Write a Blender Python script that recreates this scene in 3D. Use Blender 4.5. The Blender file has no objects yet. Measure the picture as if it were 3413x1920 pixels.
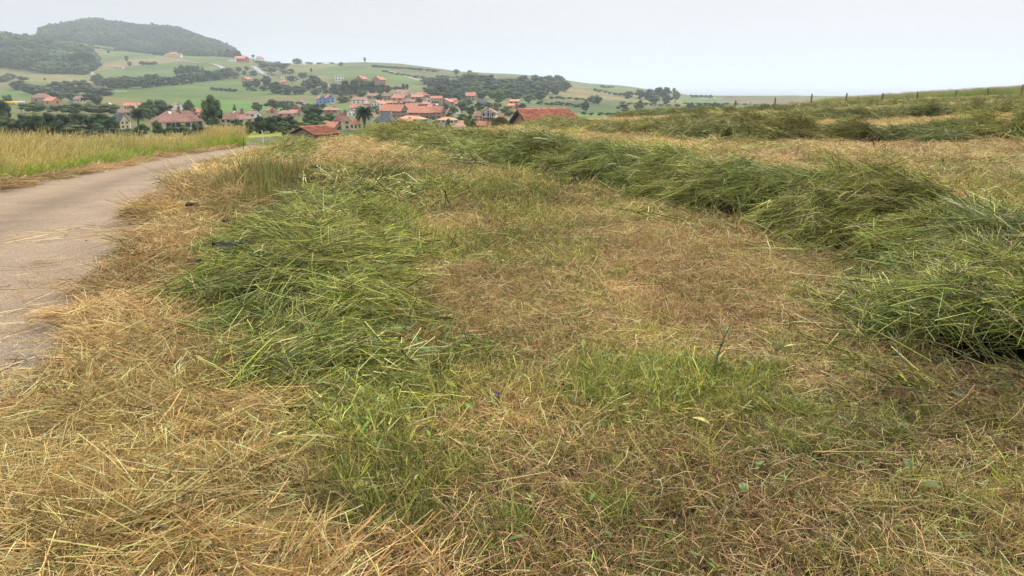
import bpy, math, random
import numpy as np
from mathutils import Vector, Matrix, noise as mnoise

rad = math.radians
rng = np.random.default_rng(7)
random.seed(7)
scene = bpy.context.scene
COL = scene.collection

# ------------------------------------------------------------------ camera
SW, SH, F = 3413.0, 1920.0, 2437.0          # photograph size, focal length in its pixels
EYE = 1.35
PITCH = math.atan((960 - 285) / F)
cam_d = bpy.data.cameras.new('camera')
cam = bpy.data.objects.new('camera', cam_d)
COL.objects.link(cam)
cam_d.sensor_fit = 'HORIZONTAL'
cam_d.sensor_width = 36.0
cam_d.lens = 36.0 * F / SW
cam_d.clip_start = 0.05
cam_d.clip_end = 60000
cam.location = (0, 0, EYE)
cam.rotation_euler = (math.pi / 2 - PITCH, 0, 0)
scene.camera = cam

# ------------------------------------------------------------------ world (thin bright overcast)
SUN_EL, SUN_AZ = 46.0, 30.0                  # degrees; azimuth from +Y towards +X
world = bpy.data.worlds.new('World')
scene.world = world
world.use_nodes = True
wn, wl = world.node_tree.nodes, world.node_tree.links
bg = wn['Background']
bg.inputs['Strength'].default_value = 0.1
sky = wn.new('ShaderNodeTexSky')
sky.sky_type = 'NISHITA'
sky.sun_disc = False
sky.sun_elevation = rad(SUN_EL)
sky.sun_rotation = rad(SUN_AZ)
sky.dust_density = 3.0
tc = wn.new('ShaderNodeTexCoord')
sep = wn.new('ShaderNodeSeparateXYZ')
wl.new(tc.outputs['Generated'], sep.inputs[0])
ramp = wn.new('ShaderNodeValToRGB')          # cloud layer: overcast sky, brighter overhead
wl.new(sep.outputs['Z'], ramp.inputs['Fac'])
cr = ramp.color_ramp
cr.elements[0].position = 0.0
cr.elements[0].color = (0.775, 0.79, 0.835, 1)
cr.elements[1].position = 1.0
cr.elements[1].color = (1.0, 1.0, 1.0, 1)
e = cr.elements.new(0.12); e.color = (0.725, 0.73, 0.75, 1)
e = cr.elements.new(0.35); e.color = (0.86, 0.89, 0.92, 1)
cn = wn.new('ShaderNodeTexNoise')
cn.inputs['Scale'].default_value = 1.6
cn.inputs['Detail'].default_value = 5
mp = wn.new('ShaderNodeMapping')
mp.inputs['Scale'].default_value = (1, 1, 4)
wl.new(tc.outputs['Generated'], mp.inputs[0]); wl.new(mp.outputs[0], cn.inputs['Vector'])
mr = wn.new('ShaderNodeMapRange')
mr.inputs['From Min'].default_value = 0.3; mr.inputs['From Max'].default_value = 0.7
mr.inputs['To Min'].default_value = 0.93; mr.inputs['To Max'].default_value = 1.06
wl.new(cn.outputs['Fac'], mr.inputs['Value'])
SKY_GAIN = 4.15
mul = wn.new('ShaderNodeMath'); mul.operation = 'MULTIPLY'; mul.inputs[1].default_value = SKY_GAIN
wl.new(mr.outputs[0], mul.inputs[0])
zg = wn.new('ShaderNodeMapRange')            # overcast: zenith about twice the horizon
zg.inputs['From Min'].default_value = 0.12; zg.inputs['From Max'].default_value = 1.0
zg.inputs['To Min'].default_value = 1.0; zg.inputs['To Max'].default_value = 2.2
wl.new(sep.outputs['Z'], zg.inputs['Value'])
mul2 = wn.new('ShaderNodeMath'); mul2.operation = 'MULTIPLY'
wl.new(mul.outputs[0], mul2.inputs[0]); wl.new(zg.outputs[0], mul2.inputs[1])
vs = wn.new('ShaderNodeVectorMath'); vs.operation = 'SCALE'
wl.new(ramp.outputs['Color'], vs.inputs[0]); wl.new(mul2.outputs[0], vs.inputs['Scale'])
mx = wn.new('ShaderNodeMix'); mx.data_type = 'RGBA'
mx.inputs['Factor'].default_value = 0.92
wl.new(sky.outputs['Color'], mx.inputs['A']); wl.new(vs.outputs[0], mx.inputs['B'])
wl.new(mx.outputs['Result'], bg.inputs['Color'])

sun_d = bpy.data.lights.new('sun', 'SUN')
sun_d.energy = 1.5
sun_d.angle = rad(10)
sun_d.color = (1.0, 0.93, 0.82)
sun = bpy.data.objects.new('sun', sun_d)
COL.objects.link(sun)
_d = Vector((math.sin(rad(SUN_AZ)) * math.cos(rad(SUN_EL)), math.cos(rad(SUN_AZ)) * math.cos(rad(SUN_EL)), math.sin(rad(SUN_EL))))
sun.rotation_euler = _d.to_track_quat('Z', 'Y').to_euler()
vsn = scene.view_settings
vsn.view_transform = 'Standard'
vsn.look = 'None'
vsn.exposure = 1.2
vsn.gamma = 1.0
vsn.use_curve_mapping = False
scene.cycles.volume_bounces = 1
scene.cycles.max_bounces = 4
scene.cycles.diffuse_bounces = 1
scene.cycles.transmission_bounces = 2
scene.cycles.use_denoising = True
HAZE_DENSITY = 0.00022
SEA_Z = -45.0

# ------------------------------------------------------------------ helpers
def tag(o, label=None, cat=None, group=None, kind=None):
    if label: o['label'] = label
    if cat: o['category'] = cat
    if group: o['group'] = group
    if kind: o['kind'] = kind
    return o

def empty(name, loc, rz=0.0):
    o = bpy.data.objects.new(name, None)
    o.empty_display_size = 0.2
    COL.objects.link(o)
    o.location = loc
    o.rotation_euler = (0, 0, rz)
    return o

def link(name, me, parent=None):
    o = bpy.data.objects.new(name, me)
    COL.objects.link(o)
    if parent: o.parent = parent
    return o

def fast_mesh(name, V, Q, col=None, mat=None, tri=False, smooth=False):
    V = np.asarray(V, dtype=np.float32); Q = np.asarray(Q, dtype=np.int32)
    k = Q.shape[1]
    me = bpy.data.meshes.new(name)
    me.vertices.add(len(V)); me.vertices.foreach_set('co', V.ravel())
    me.loops.add(Q.size); me.loops.foreach_set('vertex_index', Q.ravel())
    me.polygons.add(len(Q))
    me.polygons.foreach_set('loop_start', np.arange(0, Q.size, k, dtype=np.int32))
    me.polygons.foreach_set('loop_total', np.full(len(Q), k, dtype=np.int32))
    if smooth: me.polygons.foreach_set('use_smooth', np.ones(len(Q), dtype=bool))
    if col is not None:
        a = me.color_attributes.new('Col', 'FLOAT_COLOR', 'POINT')
        c = np.ones((len(V), 4), dtype=np.float32); c[:, :3] = col
        a.data.foreach_set('color', c.ravel())
    me.update(calc_edges=True)
    if mat: me.materials.append(mat)
    return me

class MB:
    """collects polygons of one part"""
    def __init__(s): s.v = []; s.f = []
    def poly(s, pts):
        b = len(s.v); s.v += [tuple(p) for p in pts]; s.f.append(tuple(range(b, b + len(pts)))); return s
    def box(s, x0, x1, y0, y1, z0, z1):
        b = len(s.v)
        s.v += [(x0,y0,z0),(x1,y0,z0),(x1,y1,z0),(x0,y1,z0),(x0,y0,z1),(x1,y0,z1),(x1,y1,z1),(x0,y1,z1)]
        for f in ((0,3,2,1),(4,5,6,7),(0,1,5,4),(1,2,6,5),(2,3,7,6),(3,0,4,7)): s.f.append(tuple(b+i for i in f))
        return s
    def slab(s, pts, t):
        """roof slab: polygon pts (counter-clockwise from above), thickness t downwards"""
        b = len(s.v); n = len(pts)
        s.v += [tuple(p) for p in pts] + [(p[0], p[1], p[2] - t) for p in pts]
        s.f.append(tuple(b + i for i in range(n))); s.f.append(tuple(b + n + i for i in reversed(range(n))))
        for i in range(n):
            j = (i + 1) % n; s.f.append((b+i, b+n+i, b+n+j, b+j))
        return s
    def tube(s, pts, rads, n=8, cap=True):
        pts = [Vector(p) for p in pts]; rings = []
        for i, p in enumerate(pts):
            a = pts[max(i-1,0)]; c = pts[min(i+1,len(pts)-1)]
            d = (c - a).normalized() if (c-a).length > 0 else Vector((0,0,1))
            u = d.orthogonal().normalized() if abs(d.z) < .9 else d.cross(Vector((0,1,0))).normalized(); w = d.cross(u)
            b = len(s.v)
            for k in range(n):
                t = 2*math.pi*k/n
                s.v.append(tuple(p + (u*math.cos(t) + w*math.sin(t))*rads[i]))
            rings.append(b)
        for i in range(len(rings)-1):
            for k in range(n):
                k2 = (k+1) % n
                s.f.append((rings[i]+k, rings[i]+k2, rings[i+1]+k2, rings[i+1]+k))
        if cap:
            s.f.append(tuple(rings[0]+k for k in reversed(range(n)))); s.f.append(tuple(rings[-1]+k for k in range(n)))
        return s
    def build(s, name, mat, parent=None, smooth=False):
        me = bpy.data.meshes.new(name)
        me.from_pydata(s.v, [], s.f)
        if smooth: me.polygons.foreach_set('use_smooth', [True]*len(s.f))
        me.materials.append(mat); me.update()
        return link(name, me, parent)

# ------------------------------------------------------------------ materials
def newmat(name):
    m = bpy.data.materials.new(name); m.use_nodes = True
    nt = m.node_tree; nt.nodes.clear()
    out = nt.nodes.new('ShaderNodeOutputMaterial')
    return m, nt, out

def n_(nt, t, **kw):
    n = nt.nodes.new(t)
    for k, v in kw.items():
        if k in ('operation', 'blend_type', 'data_type', 'attribute_name', 'attribute_type', 'feature', 'distance', 'interpolation_type'):
            setattr(n, k, v)
        else: n.inputs[k].default_value = v
    return n

def simple(name, col, rough=0.8, var=0.15, scale=3.0, bump=0.0, bscale=None, spec=0.3, metal=0.0):
    """solid colour broken up by noise, optional bump"""
    m, nt, out = newmat(name)
    p = n_(nt, 'ShaderNodeBsdfPrincipled', Roughness=rough, Metallic=metal)
    p.inputs['Specular IOR Level'].default_value = spec
    tcn = nt.nodes.new('ShaderNodeTexCoord')
    no = n_(nt, 'ShaderNodeTexNoise', Scale=scale, Detail=6.0)
    nt.links.new(tcn.outputs['Object'], no.inputs['Vector'])
    r = nt.nodes.new('ShaderNodeValToRGB')
    c = np.array(col)
    r.color_ramp.elements[0].position = .3; r.color_ramp.elements[1].position = .7
    r.color_ramp.elements[0].color = (*(c*(1-var)), 1); r.color_ramp.elements[1].color = (*np.minimum(c*(1+var), 1), 1)
    nt.links.new(no.outputs['Fac'], r.inputs['Fac']); nt.links.new(r.outputs['Color'], p.inputs['Base Color'])
    if bump:
        nb = n_(nt, 'ShaderNodeTexNoise', Scale=bscale or scale*4, Detail=5.0)
        nt.links.new(tcn.outputs['Object'], nb.inputs['Vector'])
        b = n_(nt, 'ShaderNodeBump', Strength=bump, Distance=0.05)
        nt.links.new(nb.outputs['Fac'], b.inputs['Height']); nt.links.new(b.outputs['Normal'], p.inputs['Normal'])
    nt.links.new(p.outputs[0], out.inputs[0])
    return m

def blade_mat(name, trans=0.10, tintattr=True, rough=0.6, gain=1.0):
    m, nt, out = newmat(name)
    at = n_(nt, 'ShaderNodeAttribute', attribute_name='Col', attribute_type='GEOMETRY')
    cur = at.outputs['Color']
    if tintattr:
        ti = n_(nt, 'ShaderNodeAttribute', attribute_name='tint', attribute_type='INSTANCER')
        mm = n_(nt, 'ShaderNodeMix', data_type='RGBA', blend_type='MULTIPLY'); mm.inputs['Factor'].default_value = 1.0
        nt.links.new(cur, mm.inputs['A']); nt.links.new(ti.outputs['Color'], mm.inputs['B'])
        cur = mm.outputs['Result']
    p = n_(nt, 'ShaderNodeBsdfPrincipled', Roughness=rough)
    p.inputs['Specular IOR Level'].default_value = 0.25
    t = nt.nodes.new('ShaderNodeBsdfTranslucent')
    nt.links.new(cur, p.inputs['Base Color']); nt.links.new(cur, t.inputs['Color'])
    ms = nt.nodes.new('ShaderNodeMixShader'); ms.inputs[0].default_value = trans
    nt.links.new(p.outputs[0], ms.inputs[1]); nt.links.new(t.outputs[0], ms.inputs[2])
    nt.links.new(ms.outputs[0], out.inputs[0])
    return m

def leaf_mat(name, var=0.2):
    """tree foliage: leaf colour from the mesh, varied per tree"""
    m, nt, out = newmat(name)
    at = n_(nt, 'ShaderNodeAttribute', attribute_name='Col', attribute_type='GEOMETRY')
    oi = nt.nodes.new('ShaderNodeObjectInfo')
    mm = n_(nt, 'ShaderNodeMix', data_type='RGBA', blend_type='MULTIPLY'); mm.inputs['Factor'].default_value = 1.0
    nt.links.new(at.outputs['Color'], mm.inputs['A']); nt.links.new(oi.outputs['Color'], mm.inputs['B'])
    p = n_(nt, 'ShaderNodeBsdfPrincipled', Roughness=0.7)
    p.inputs['Specular IOR Level'].default_value = 0.2
    nt.links.new(mm.outputs['Result'], p.inputs['Base Color'])
    nt.links.new(p.outputs[0], out.inputs[0])
    return m

M_BLADE = blade_mat('cut_grass_blades')
M_LEAF = leaf_mat('tree_leaves')
M_BARK = simple('bark', (0.10, 0.085, 0.065), 0.9, 0.3, 8, 0.6)

# ------------------------------------------------------------------ photograph ray <-> world
cP, sP = math.cos(PITCH), math.sin(PITCH)
def ray(px, py):
    u = (px - SW/2) / F; v = (py - SH/2) / F
    return u, cP - v*sP, -sP - v*cP
def pt(px, py, Y):
    dx, dy, dz = ray(px, py); k = Y/dy
    return dx*k, Y, EYE + dz*k
def project(X, Y, Z):
    zc = Y*cP - (Z-EYE)*sP; yc = -(Y*sP + (Z-EYE)*cP)
    zc = np.where(np.abs(zc) < 1e-6, 1e-6, zc)
    return SW/2 + F*X/zc, SH/2 + F*yc/zc

# ------------------------------------------------------------------ terrain height
ctl = []                                     # azimuth, log r, z/r
def add_ctl(X, Y, z):
    r = math.hypot(X, Y); ctl.append((math.atan2(X, Y)*2.2, math.log(r)*0.9, z/r))
def near_ctl(px, pairs):
    t = (px - SW/2)/F/cP
    for Y, z in pairs: add_ctl(t*Y, Y, z - .22*math.exp(-((Y-33)/14)**2)*(1 if Y > 12 else 0))
near_ctl(-500, [(3,0),(6,-.05),(10,-.25),(14,-.5),(22,-.95),(30,-1.3),(45,-2.8),(80,-5.8)])
near_ctl(0,   [(1.5,0),(3,0),(6,-.05),(10,-.22),(14,-.45),(22,-.95),(30,-1.3),(45,-2.8),(80,-5.6)])
near_ctl(600, [(1.5,0),(4,0),(8,-.08),(14,-.35),(22,-.82),(33,-1.35),(45,-2.3),(80,-5.2)])
near_ctl(900, [(8,-.02),(15,-.25),(25,-.75),(34,-1.2),(42,-1.78),(60,-3.2)])
near_ctl(1100,[(4,0),(8,0),(15,-.15),(24,-.42),(30,-.68),(45,-2.2),(60,-3.4)])
near_ctl(1500,[(1.5,0),(8,0),(15,-.04),(24,-.22),(32,-.47),(45,-1.7),(60,-3.2),(85,-5)])
near_ctl(1900,[(8,0),(20,0),(30,-.12),(38,-.33),(50,-1.3),(80,-4.2)])
near_ctl(2300,[(3,0),(10,0),(20,0),(32,-.08),(45,-.26),(60,-1.3),(100,-5)])
near_ctl(2500,[(52,-.22),(65,-.9),(110,-4)])
near_ctl(2800,[(5,0),(12,0),(20,.05),(35,.08),(55,.09),(70,-.2),(120,-3)])
near_ctl(3413,[(1.5,0),(5,0),(10,.02),(20,.12),(35,.4),(55,.78),(75,.85),(120,.2)])
near_ctl(4000,[(3,0),(10,.02),(20,.2),(35,.6),(55,1.1),(75,1.2),(120,.6)])
far = {
 -500: [(440,150),(400,260),(345,480),(300,800),(250,1000),(190,1200),(140,1450),(150,2300)],
 0:   [(452,140),(400,260),(345,480),(300,780),(250,1000),(225,1080),(165,1250),(128,1450),(140,1700),(150,2300)],
 150: [(345,480),(250,1000),(190,1250),(135,1550),(108,1900),(135,2400)],
 200: [(140,1600),(95,2000),(125,2450)],
 262: [(145,1620),(80,2060),(112,2480)],
 320: [(452,140),(400,260),(345,480),(300,760),(250,1020),(200,1300),(150,1650),(71,2100),(100,2500)],
 384: [(158,1650),(84,2100),(112,2500)],
 450: [(250,1000),(185,1350),(166,1650),(94,2080),(120,2500)],
 545: [(174,1640),(96,2070),(125,2500)],
 600: [(452,140),(400,260),(360,420),(300,700),(250,950),(200,1250),(180,1600),(106,2050),(135,2500)],
 663: [(184,1550),(130,2000),(158,2450)],
 724: [(200,1230),(188,1500),(148,1950),(172,2400)],
 775: [(188,1500),(172,1880),(188,2300)],
 820: [(200,1250),(198,1600),(192,2000),(196,2500)],
 900: [(475,85),(440,150),(400,300),(360,450),(320,650),(290,800),(250,980),(222,1250),(209,1600),(212,2500)],
 1200:[(470,85),(438,150),(400,300),(360,430),(320,600),(290,780),(260,900),(222,1150),(208,1500),(214,2500)],
 1360:[(250,980),(216,1500),(224,2500)],
 1500:[(425,160),(400,280),(360,430),(320,600),(290,780),(262,1000),(237,1500),(246,2500)],
 1800:[(425,160),(405,260),(370,420),(345,560),(320,700),(290,900),(262,1300),(256,1500),(264,2500)],
 1950:[(320,800),(290,1200),(277,1500),(285,2500)],
 2100:[(400,250),(385,350),(362,520),(342,700),(320,900),(300,1200),(289,1500),(296,2500)],
 2300:[(382,380),(365,550),(345,800),(326,1100),(318,1350)],
 2500:[(366,480),(345,800),(329,1350)],
 2800:[(360,480),(345,800),(335,1350)],
 3413:[(360,480),(345,800),(340,1350)],
 4000:[(360,480),(345,800),(340,1350)],
}
for px, lst in far.items():
    for py, Y in lst:
        dx, dy, dz = ray(px, py)
        add_ctl(dx/dy*Y, Y, EYE + Y*dz/dy)
for Y, z in ((60,-4.3),(80,-6.6),(95,-7.4),(112,-7.6)): add_ctl((1050 - SW/2)/F/cP*Y, Y, z)
for px in (2300, 2500, 2800, 3413, 4000):    # the coast drops to the sea
    near_ctl(px, [(1750, -75), (2600, -110)])
ctl = np.array(ctl)
def _k(d2): return np.where(d2 > 0, d2*np.log(np.maximum(d2, 1e-12)), 0)
_n = len(ctl)
_d2 = ((ctl[:, None, :2] - ctl[None, :, :2])**2).sum(2)
_A = np.zeros((_n+3, _n+3)); _A[:_n, :_n] = _k(_d2) + np.eye(_n)*3e-4
_A[:_n, _n] = 1; _A[:_n, _n+1:] = ctl[:, :2]; _A[_n, :_n] = 1; _A[_n+1:, :_n] = ctl[:, :2].T
_w = np.linalg.solve(_A, np.concatenate([ctl[:, 2], np.zeros(3)]))
_wc = _w[:_n].astype(np.float64)

def hash_noise(x, y, seed=0):
    """smooth value noise, vectorised"""
    xi = np.floor(x).astype(np.int64); yi = np.floor(y).astype(np.int64)
    fx = x - xi; fy = y - yi
    fx = fx*fx*(3-2*fx); fy = fy*fy*(3-2*fy)
    def h(a, b):
        n = (a*374761393 + b*668265263 + seed*1274126177) & 0xFFFFFFFF
        n = ((n ^ (n >> 13))*1274126177) & 0xFFFFFFFF
        return ((n ^ (n >> 16)) & 0xFFFF)/65535.0
    return (h(xi,yi)*(1-fx)*(1-fy) + h(xi+1,yi)*fx*(1-fy) + h(xi,yi+1)*(1-fx)*fy + h(xi+1,yi+1)*fx*fy)
def fbm(x, y, seed=0, oct=4):
    s = 0; a = .5; tot = 0
    for o in range(oct):
        s = s + a*hash_noise(x*2**o + 13.7*o, y*2**o - 7.1*o, seed+o); tot += a; a *= .5
    return s/tot - .5                         # about -.5 .. .5

def H(X, Y):
    X = np.atleast_1d(np.asarray(X, float)); Y = np.atleast_1d(np.asarray(Y, float))
    r = np.maximum(np.hypot(X, Y), 1.0)
    a = np.arctan2(X, Y)
    back = np.clip((np.abs(a) - 0.85)/0.6, 0, 1)
    a2 = np.clip(a, -0.72, 0.72)*2.2; lr = np.log(np.clip(r, 1.5, 2700))*0.9
    g = np.full(len(r), _w[_n]) + _w[_n+1]*a2 + _w[_n+2]*lr
    for i in range(0, len(r), 40000):
        s = slice(i, i+40000)
        d2 = (a2[s, None] - ctl[None, :, 0])**2 + (lr[s, None] - ctl[None, :, 1])**2
        g[s] += _k(d2) @ _wc
    rr = np.minimum(r, 2700)
    z = g*rr
    z = z*(1 - back*np.clip((r-30)/200, 0, 1)*0.8)
    z = np.where(r < 3.5, z*np.clip((r-1.5)/2, 0, 1), z)
    # relief
    nearw = np.clip(1 - r/60, 0, 1)
    z = z + nearw*(fbm(X/1.3, Y/1.3, 3, 3)*0.05 + fbm(X/.35, Y/.35, 9, 2)*0.02)
    farw = np.clip((r-150)/500, 0, 1)
    z = z + farw*(fbm(X/90, Y/90, 21, 4)*5.0)
    return z

def at(px, py, ymin=1.0, ymax=2600.0):
    """first point of the ground seen through photograph pixel (px, py) beyond ymin"""
    Ys = np.exp(np.linspace(math.log(ymin), math.log(ymax), 500))
    dx, dy, dz = ray(px, py)
    X = dx/dy*Ys; Z = EYE + dz/dy*Ys
    d = Z - H(X, Ys)
    i = np.nonzero(d < 0)[0]
    if len(i) and i[0] > 0:
        j = i[0]; t = d[j-1]/(d[j-1]-d[j]); Y = Ys[j-1] + (Ys[j]-Ys[j-1])*t
    elif len(i): Y = Ys[0]
    else:
        j = int(np.argmin(d/Ys)); Y = Ys[j]
    X = dx/dy*Y
    return X, Y, float(H(X, Y)[0])
def mpp(Y):                                   # metres per photograph pixel at ground depth Y
    return Y*cP/F

# ---- road edges, straw verge etc. from the photograph, in world coordinates
def gpoly(pxs, ymin=1.0): return np.array([at(x, y, ymin)[:2] for x, y in pxs])
def resample(P, step):
    P = np.asarray(P, float); seg = np.hypot(*np.diff(P, axis=0).T); s = np.concatenate([[0], np.cumsum(seg)])
    n = max(int(s[-1]/step), 2); t = np.linspace(0, s[-1], n)
    return np.stack([np.interp(t, s, P[:, 0]), np.interp(t, s, P[:, 1])], 1)
def smooth(P, it=6):
    P = P.copy()
    for _ in range(it): P[1:-1] = P[1:-1]*.5 + (P[:-2]+P[2:])*.25
    return P
edge_r = gpoly([(-60,1600),(110,1400),(330,1120),(400,930),(490,760),(590,665),(702,588),(822,534),(914,500)])
edge_l = gpoly([(0,629),(124,604),(258,580),(466,538),(652,509),(800,493),(905,486)])
far_r = edge_r[-1]; far_l = edge_l[-1]
edge_r = np.vstack([[-1.1,-8],[-1.6,-2],[-1.95,0.8], edge_r, far_r + [1.2,3.0], far_r + [5,8], far_r+[12,14]])
edge_l = np.vstack([[-5.2,-8],[-5.9,-2],[-6.6,3], edge_l, far_l + [.9,1.5], far_l + [3.6,6.5], far_l+[9.5,15.5]])
edge_r = smooth(resample(edge_r, .4), 8); edge_l = smooth(resample(edge_l, .4), 8)
def arcl(P): return np.concatenate([[0], np.cumsum(np.hypot(*np.diff(P, axis=0).T))])
def seg_dist(P, X, Y):
    """signed distance to polyline P (positive on its right-hand side)"""
    X = np.atleast_1d(X); Y = np.atleast_1d(Y)
    best = np.full(len(X), 1e9); sgn = np.ones(len(X))
    for a, b in zip(P[:-1], P[1:]):
        d = b-a; L = d@d + 1e-12
        t = np.clip(((X-a[0])*d[0] + (Y-a[1])*d[1])/L, 0, 1)
        ex = X-(a[0]+t*d[0]); ey = Y-(a[1]+t*d[1]); q = ex*ex+ey*ey
        s = np.where(ex*d[1] - ey*d[0] > 0, 1.0, -1.0)
        m = q < best; best = np.where(m, q, best); sgn = np.where(m, s, sgn)
    return np.sqrt(best)*sgn
ER, EL = edge_r[::3], edge_l[::3]

# ------------------------------------------------------------------ materials of the setting
def ground_mat():
    m, nt, out = newmat('ground_soil_and_pasture')
    at_ = n_(nt, 'ShaderNodeAttribute', attribute_name='Col', attribute_type='GEOMETRY')
    tcn = nt.nodes.new('ShaderNodeTexCoord')
    n1 = n_(nt, 'ShaderNodeTexNoise', Scale=0.05, Detail=8.0, Roughness=0.65)
    n2 = n_(nt, 'ShaderNodeTexNoise', Scale=14.0, Detail=6.0)
    nt.links.new(tcn.outputs['Object'], n1.inputs['Vector']); nt.links.new(tcn.outputs['Object'], n2.inputs['Vector'])
    r1 = nt.nodes.new('ShaderNodeValToRGB'); r1.color_ramp.elements[0].position = .3; r1.color_ramp.elements[1].position = .7
    r1.color_ramp.elements[0].color = (.72, .78, .75, 1); r1.color_ramp.elements[1].color = (1.22, 1.15, 1.1, 1)
    nt.links.new(n1.outputs['Fac'], r1.inputs['Fac'])
    r2 = nt.nodes.new('ShaderNodeValToRGB'); r2.color_ramp.elements[0].position = .35; r2.color_ramp.elements[1].position = .65
    r2.color_ramp.elements[0].color = (.8, .8, .8, 1); r2.color_ramp.elements[1].color = (1.15, 1.15, 1.15, 1)
    nt.links.new(n2.outputs['Fac'], r2.inputs['Fac'])
    a = n_(nt, 'ShaderNodeMix', data_type='RGBA', blend_type='MULTIPLY'); a.inputs['Factor'].default_value = 1
    b = n_(nt, 'ShaderNodeMix', data_type='RGBA', blend_type='MULTIPLY'); b.inputs['Factor'].default_value = 1
    nt.links.new(at_.outputs['Color'], a.inputs['A']); nt.links.new(r1.outputs['Color'], a.inputs['B'])
    nt.links.new(a.outputs['Result'], b.inputs['A']); nt.links.new(r2.outputs['Color'], b.inputs['B'])
    p = n_(nt, 'ShaderNodeBsdfPrincipled', Roughness=0.95); p.inputs['Specular IOR Level'].default_value = 0.1
    nt.links.new(b.outputs['Result'], p.inputs['Base Color'])
    bp = n_(nt, 'ShaderNodeBump', Strength=0.5, Distance=0.02)
    nt.links.new(n2.outputs['Fac'], bp.inputs['Height']); nt.links.new(bp.outputs['Normal'], p.inputs['Normal'])
    nt.links.new(p.outputs[0], out.inputs[0])
    return m

def in_poly(px, py, P):
    P = np.asarray(P, float); n = len(P); c = np.zeros(len(px), bool)
    j = n-1
    for i in range(n):
        cond = ((P[i,1] > py) != (P[j,1] > py)) & (px < (P[j,0]-P[i,0])*(py-P[i,1])/(P[j,1]-P[i,1]+1e-9) + P[i,0])
        c ^= cond; j = i
    return c

# field patches on the far slopes: outline in photograph pixels, colour of the pasture itself
FIELDS = [
 ([(330,300),(500,288),(640,278),(770,262),(900,300),(1060,318),(1120,350),(900,372),(760,372),(480,348),(380,330)], (.095,.165,.045)),
 ([(330,322),(480,330),(520,352),(330,350)], (.17,.175,.065)),
 ([(780,330),(980,318),(1060,322),(1060,330),(900,338)], (.15,.16,.07)),
 ([(600,335),(840,345),(860,372),(640,372)], (.08,.185,.04)),
 ([(120,134),(280,145),(430,165),(560,180),(560,205),(430,190),(280,170),(180,158)], (.15,.18,.07)),
 ([(280,150),(500,172),(700,190),(790,190),(790,204),(600,205),(400,185)], (.11,.165,.05)),
 ([(320,182),(520,178),(640,200),(500,205),(330,205)], (.10,.17,.05)),
 ([(318,212),(420,200),(560,192),(640,200),(560,210),(430,222),(318,236)], (.19,.18,.085)),
 ([(318,240),(430,225),(560,212),(700,216),(740,235),(600,250),(450,262),(330,266)], (.10,.17,.05)),
 ([(100,250),(300,250),(312,280),(100,272)], (.165,.18,.07)),
 ([(0,225),(60,240),(110,262),(60,285),(0,290)], (.16,.175,.07)),
 ([(0,298),(110,300),(110,330),(0,330)], (.10,.18,.045)),
 ([(640,190),(790,192),(790,212),(640,208)], (.11,.17,.05)),
 ([(1060,250),(1250,248),(1390,272),(1390,295),(1250,275),(1060,262)], (.11,.17,.055)),
 ([(940,218),(1250,222),(1400,262),(1380,290),(1240,262),(1060,245),(940,240)], (.10,.17,.05)),
 ([(940,212),(1130,216),(1060,232),(940,234)], (.15,.175,.065)),
 ([(1040,252),(1090,250),(1100,275),(1060,280)], (.165,.18,.07)),
 ([(1300,207),(1500,236),(1600,243),(1600,255),(1400,245),(1280,225)], (.105,.13,.055)),
 ([(1530,262),(1600,258),(1600,275),(1530,272)], (.14,.17,.06)),
 ([(1840,276),(1900,280),(2000,300),(2140,322),(2100,334),(1960,338),(1850,328)], (.17,.175,.07)),
 ([(1880,268),(2000,287),(2160,310),(2200,325),(2100,316),(1960,292)], (.10,.165,.05)),
 ([(1740,345),(1900,340),(2060,350),(2100,368),(1960,385),(1760,372)], (.075,.125,.04)),
 ([(1780,380),(2100,372),(2200,372),(2100,400),(1800,400)], (.10,.175,.045)),
 ([(2100,318),(2280,330),(2300,352),(2120,352)], (.15,.185,.065)),
 ([(2260,318),(2380,322),(2440,335),(2380,352),(2280,345)], (.10,.175,.05)),
 ([(2400,322),(2700,335),(2700,352),(2440,346)], (.15,.145,.085)),
 ([(820,434),(955,434),(960,450),(830,462)], (.20,.25,.05)),
 ([(820,460),(960,452),(960,485),(820,485)], (.095,.13,.05)),
 ([(1100,430),(1330,430),(1330,480),(1100,480)], (.075,.12,.04)),
 ([(1130,352),(1180,350),(1180,372),(1120,370)], (.08,.18,.04)),
]
def ground_colour(X, Y, Z):
    px, py = project(X, Y, Z); r = np.hypot(X, Y)
    n = len(X)
    C = np.tile(np.array([.115, .15, .055]), (n, 1))
    front = Y > 60
    for P, c in FIELDS:
        m = in_poly(px, py, P) & front; C[m] = c
    v = fbm(X/60, Y/60, 5, 4)[:, None]
    scrub = np.clip((fbm(X/45, Y/45, 77, 4)-.06)*8, 0, 1)[:, None]   # bushy rough ground
    rough = ((px > 1700) | (py < 300)) & front
    C = np.where(rough[:, None], C*(1-scrub*.45) + np.array([.045,.07,.03])*scrub*.45, C)
    C = C*(1 + v*.7)*np.array([1.12, .92, .95])
    # wooded hills: leaf-litter colour under the trees
    hill = in_poly(px, py, HILL_WOOD) & front
    C[hill] = (.04, .055, .025)
    # near: mown field, soil and thatch
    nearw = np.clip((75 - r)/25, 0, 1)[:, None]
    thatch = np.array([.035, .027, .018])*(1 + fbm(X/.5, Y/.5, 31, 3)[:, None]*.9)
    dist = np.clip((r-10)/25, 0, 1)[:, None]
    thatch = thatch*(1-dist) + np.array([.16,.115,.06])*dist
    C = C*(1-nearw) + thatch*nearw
    return C
HILL_WOOD = [(135,95),(180,80),(250,60),(320,50),(400,70),(500,82),(600,92),(640,108),(720,125),(770,155),(800,200),(785,192),(740,189),(650,187),(600,184),(540,175),(470,168),(400,160),(330,150),(250,141),(130,131)]
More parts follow.
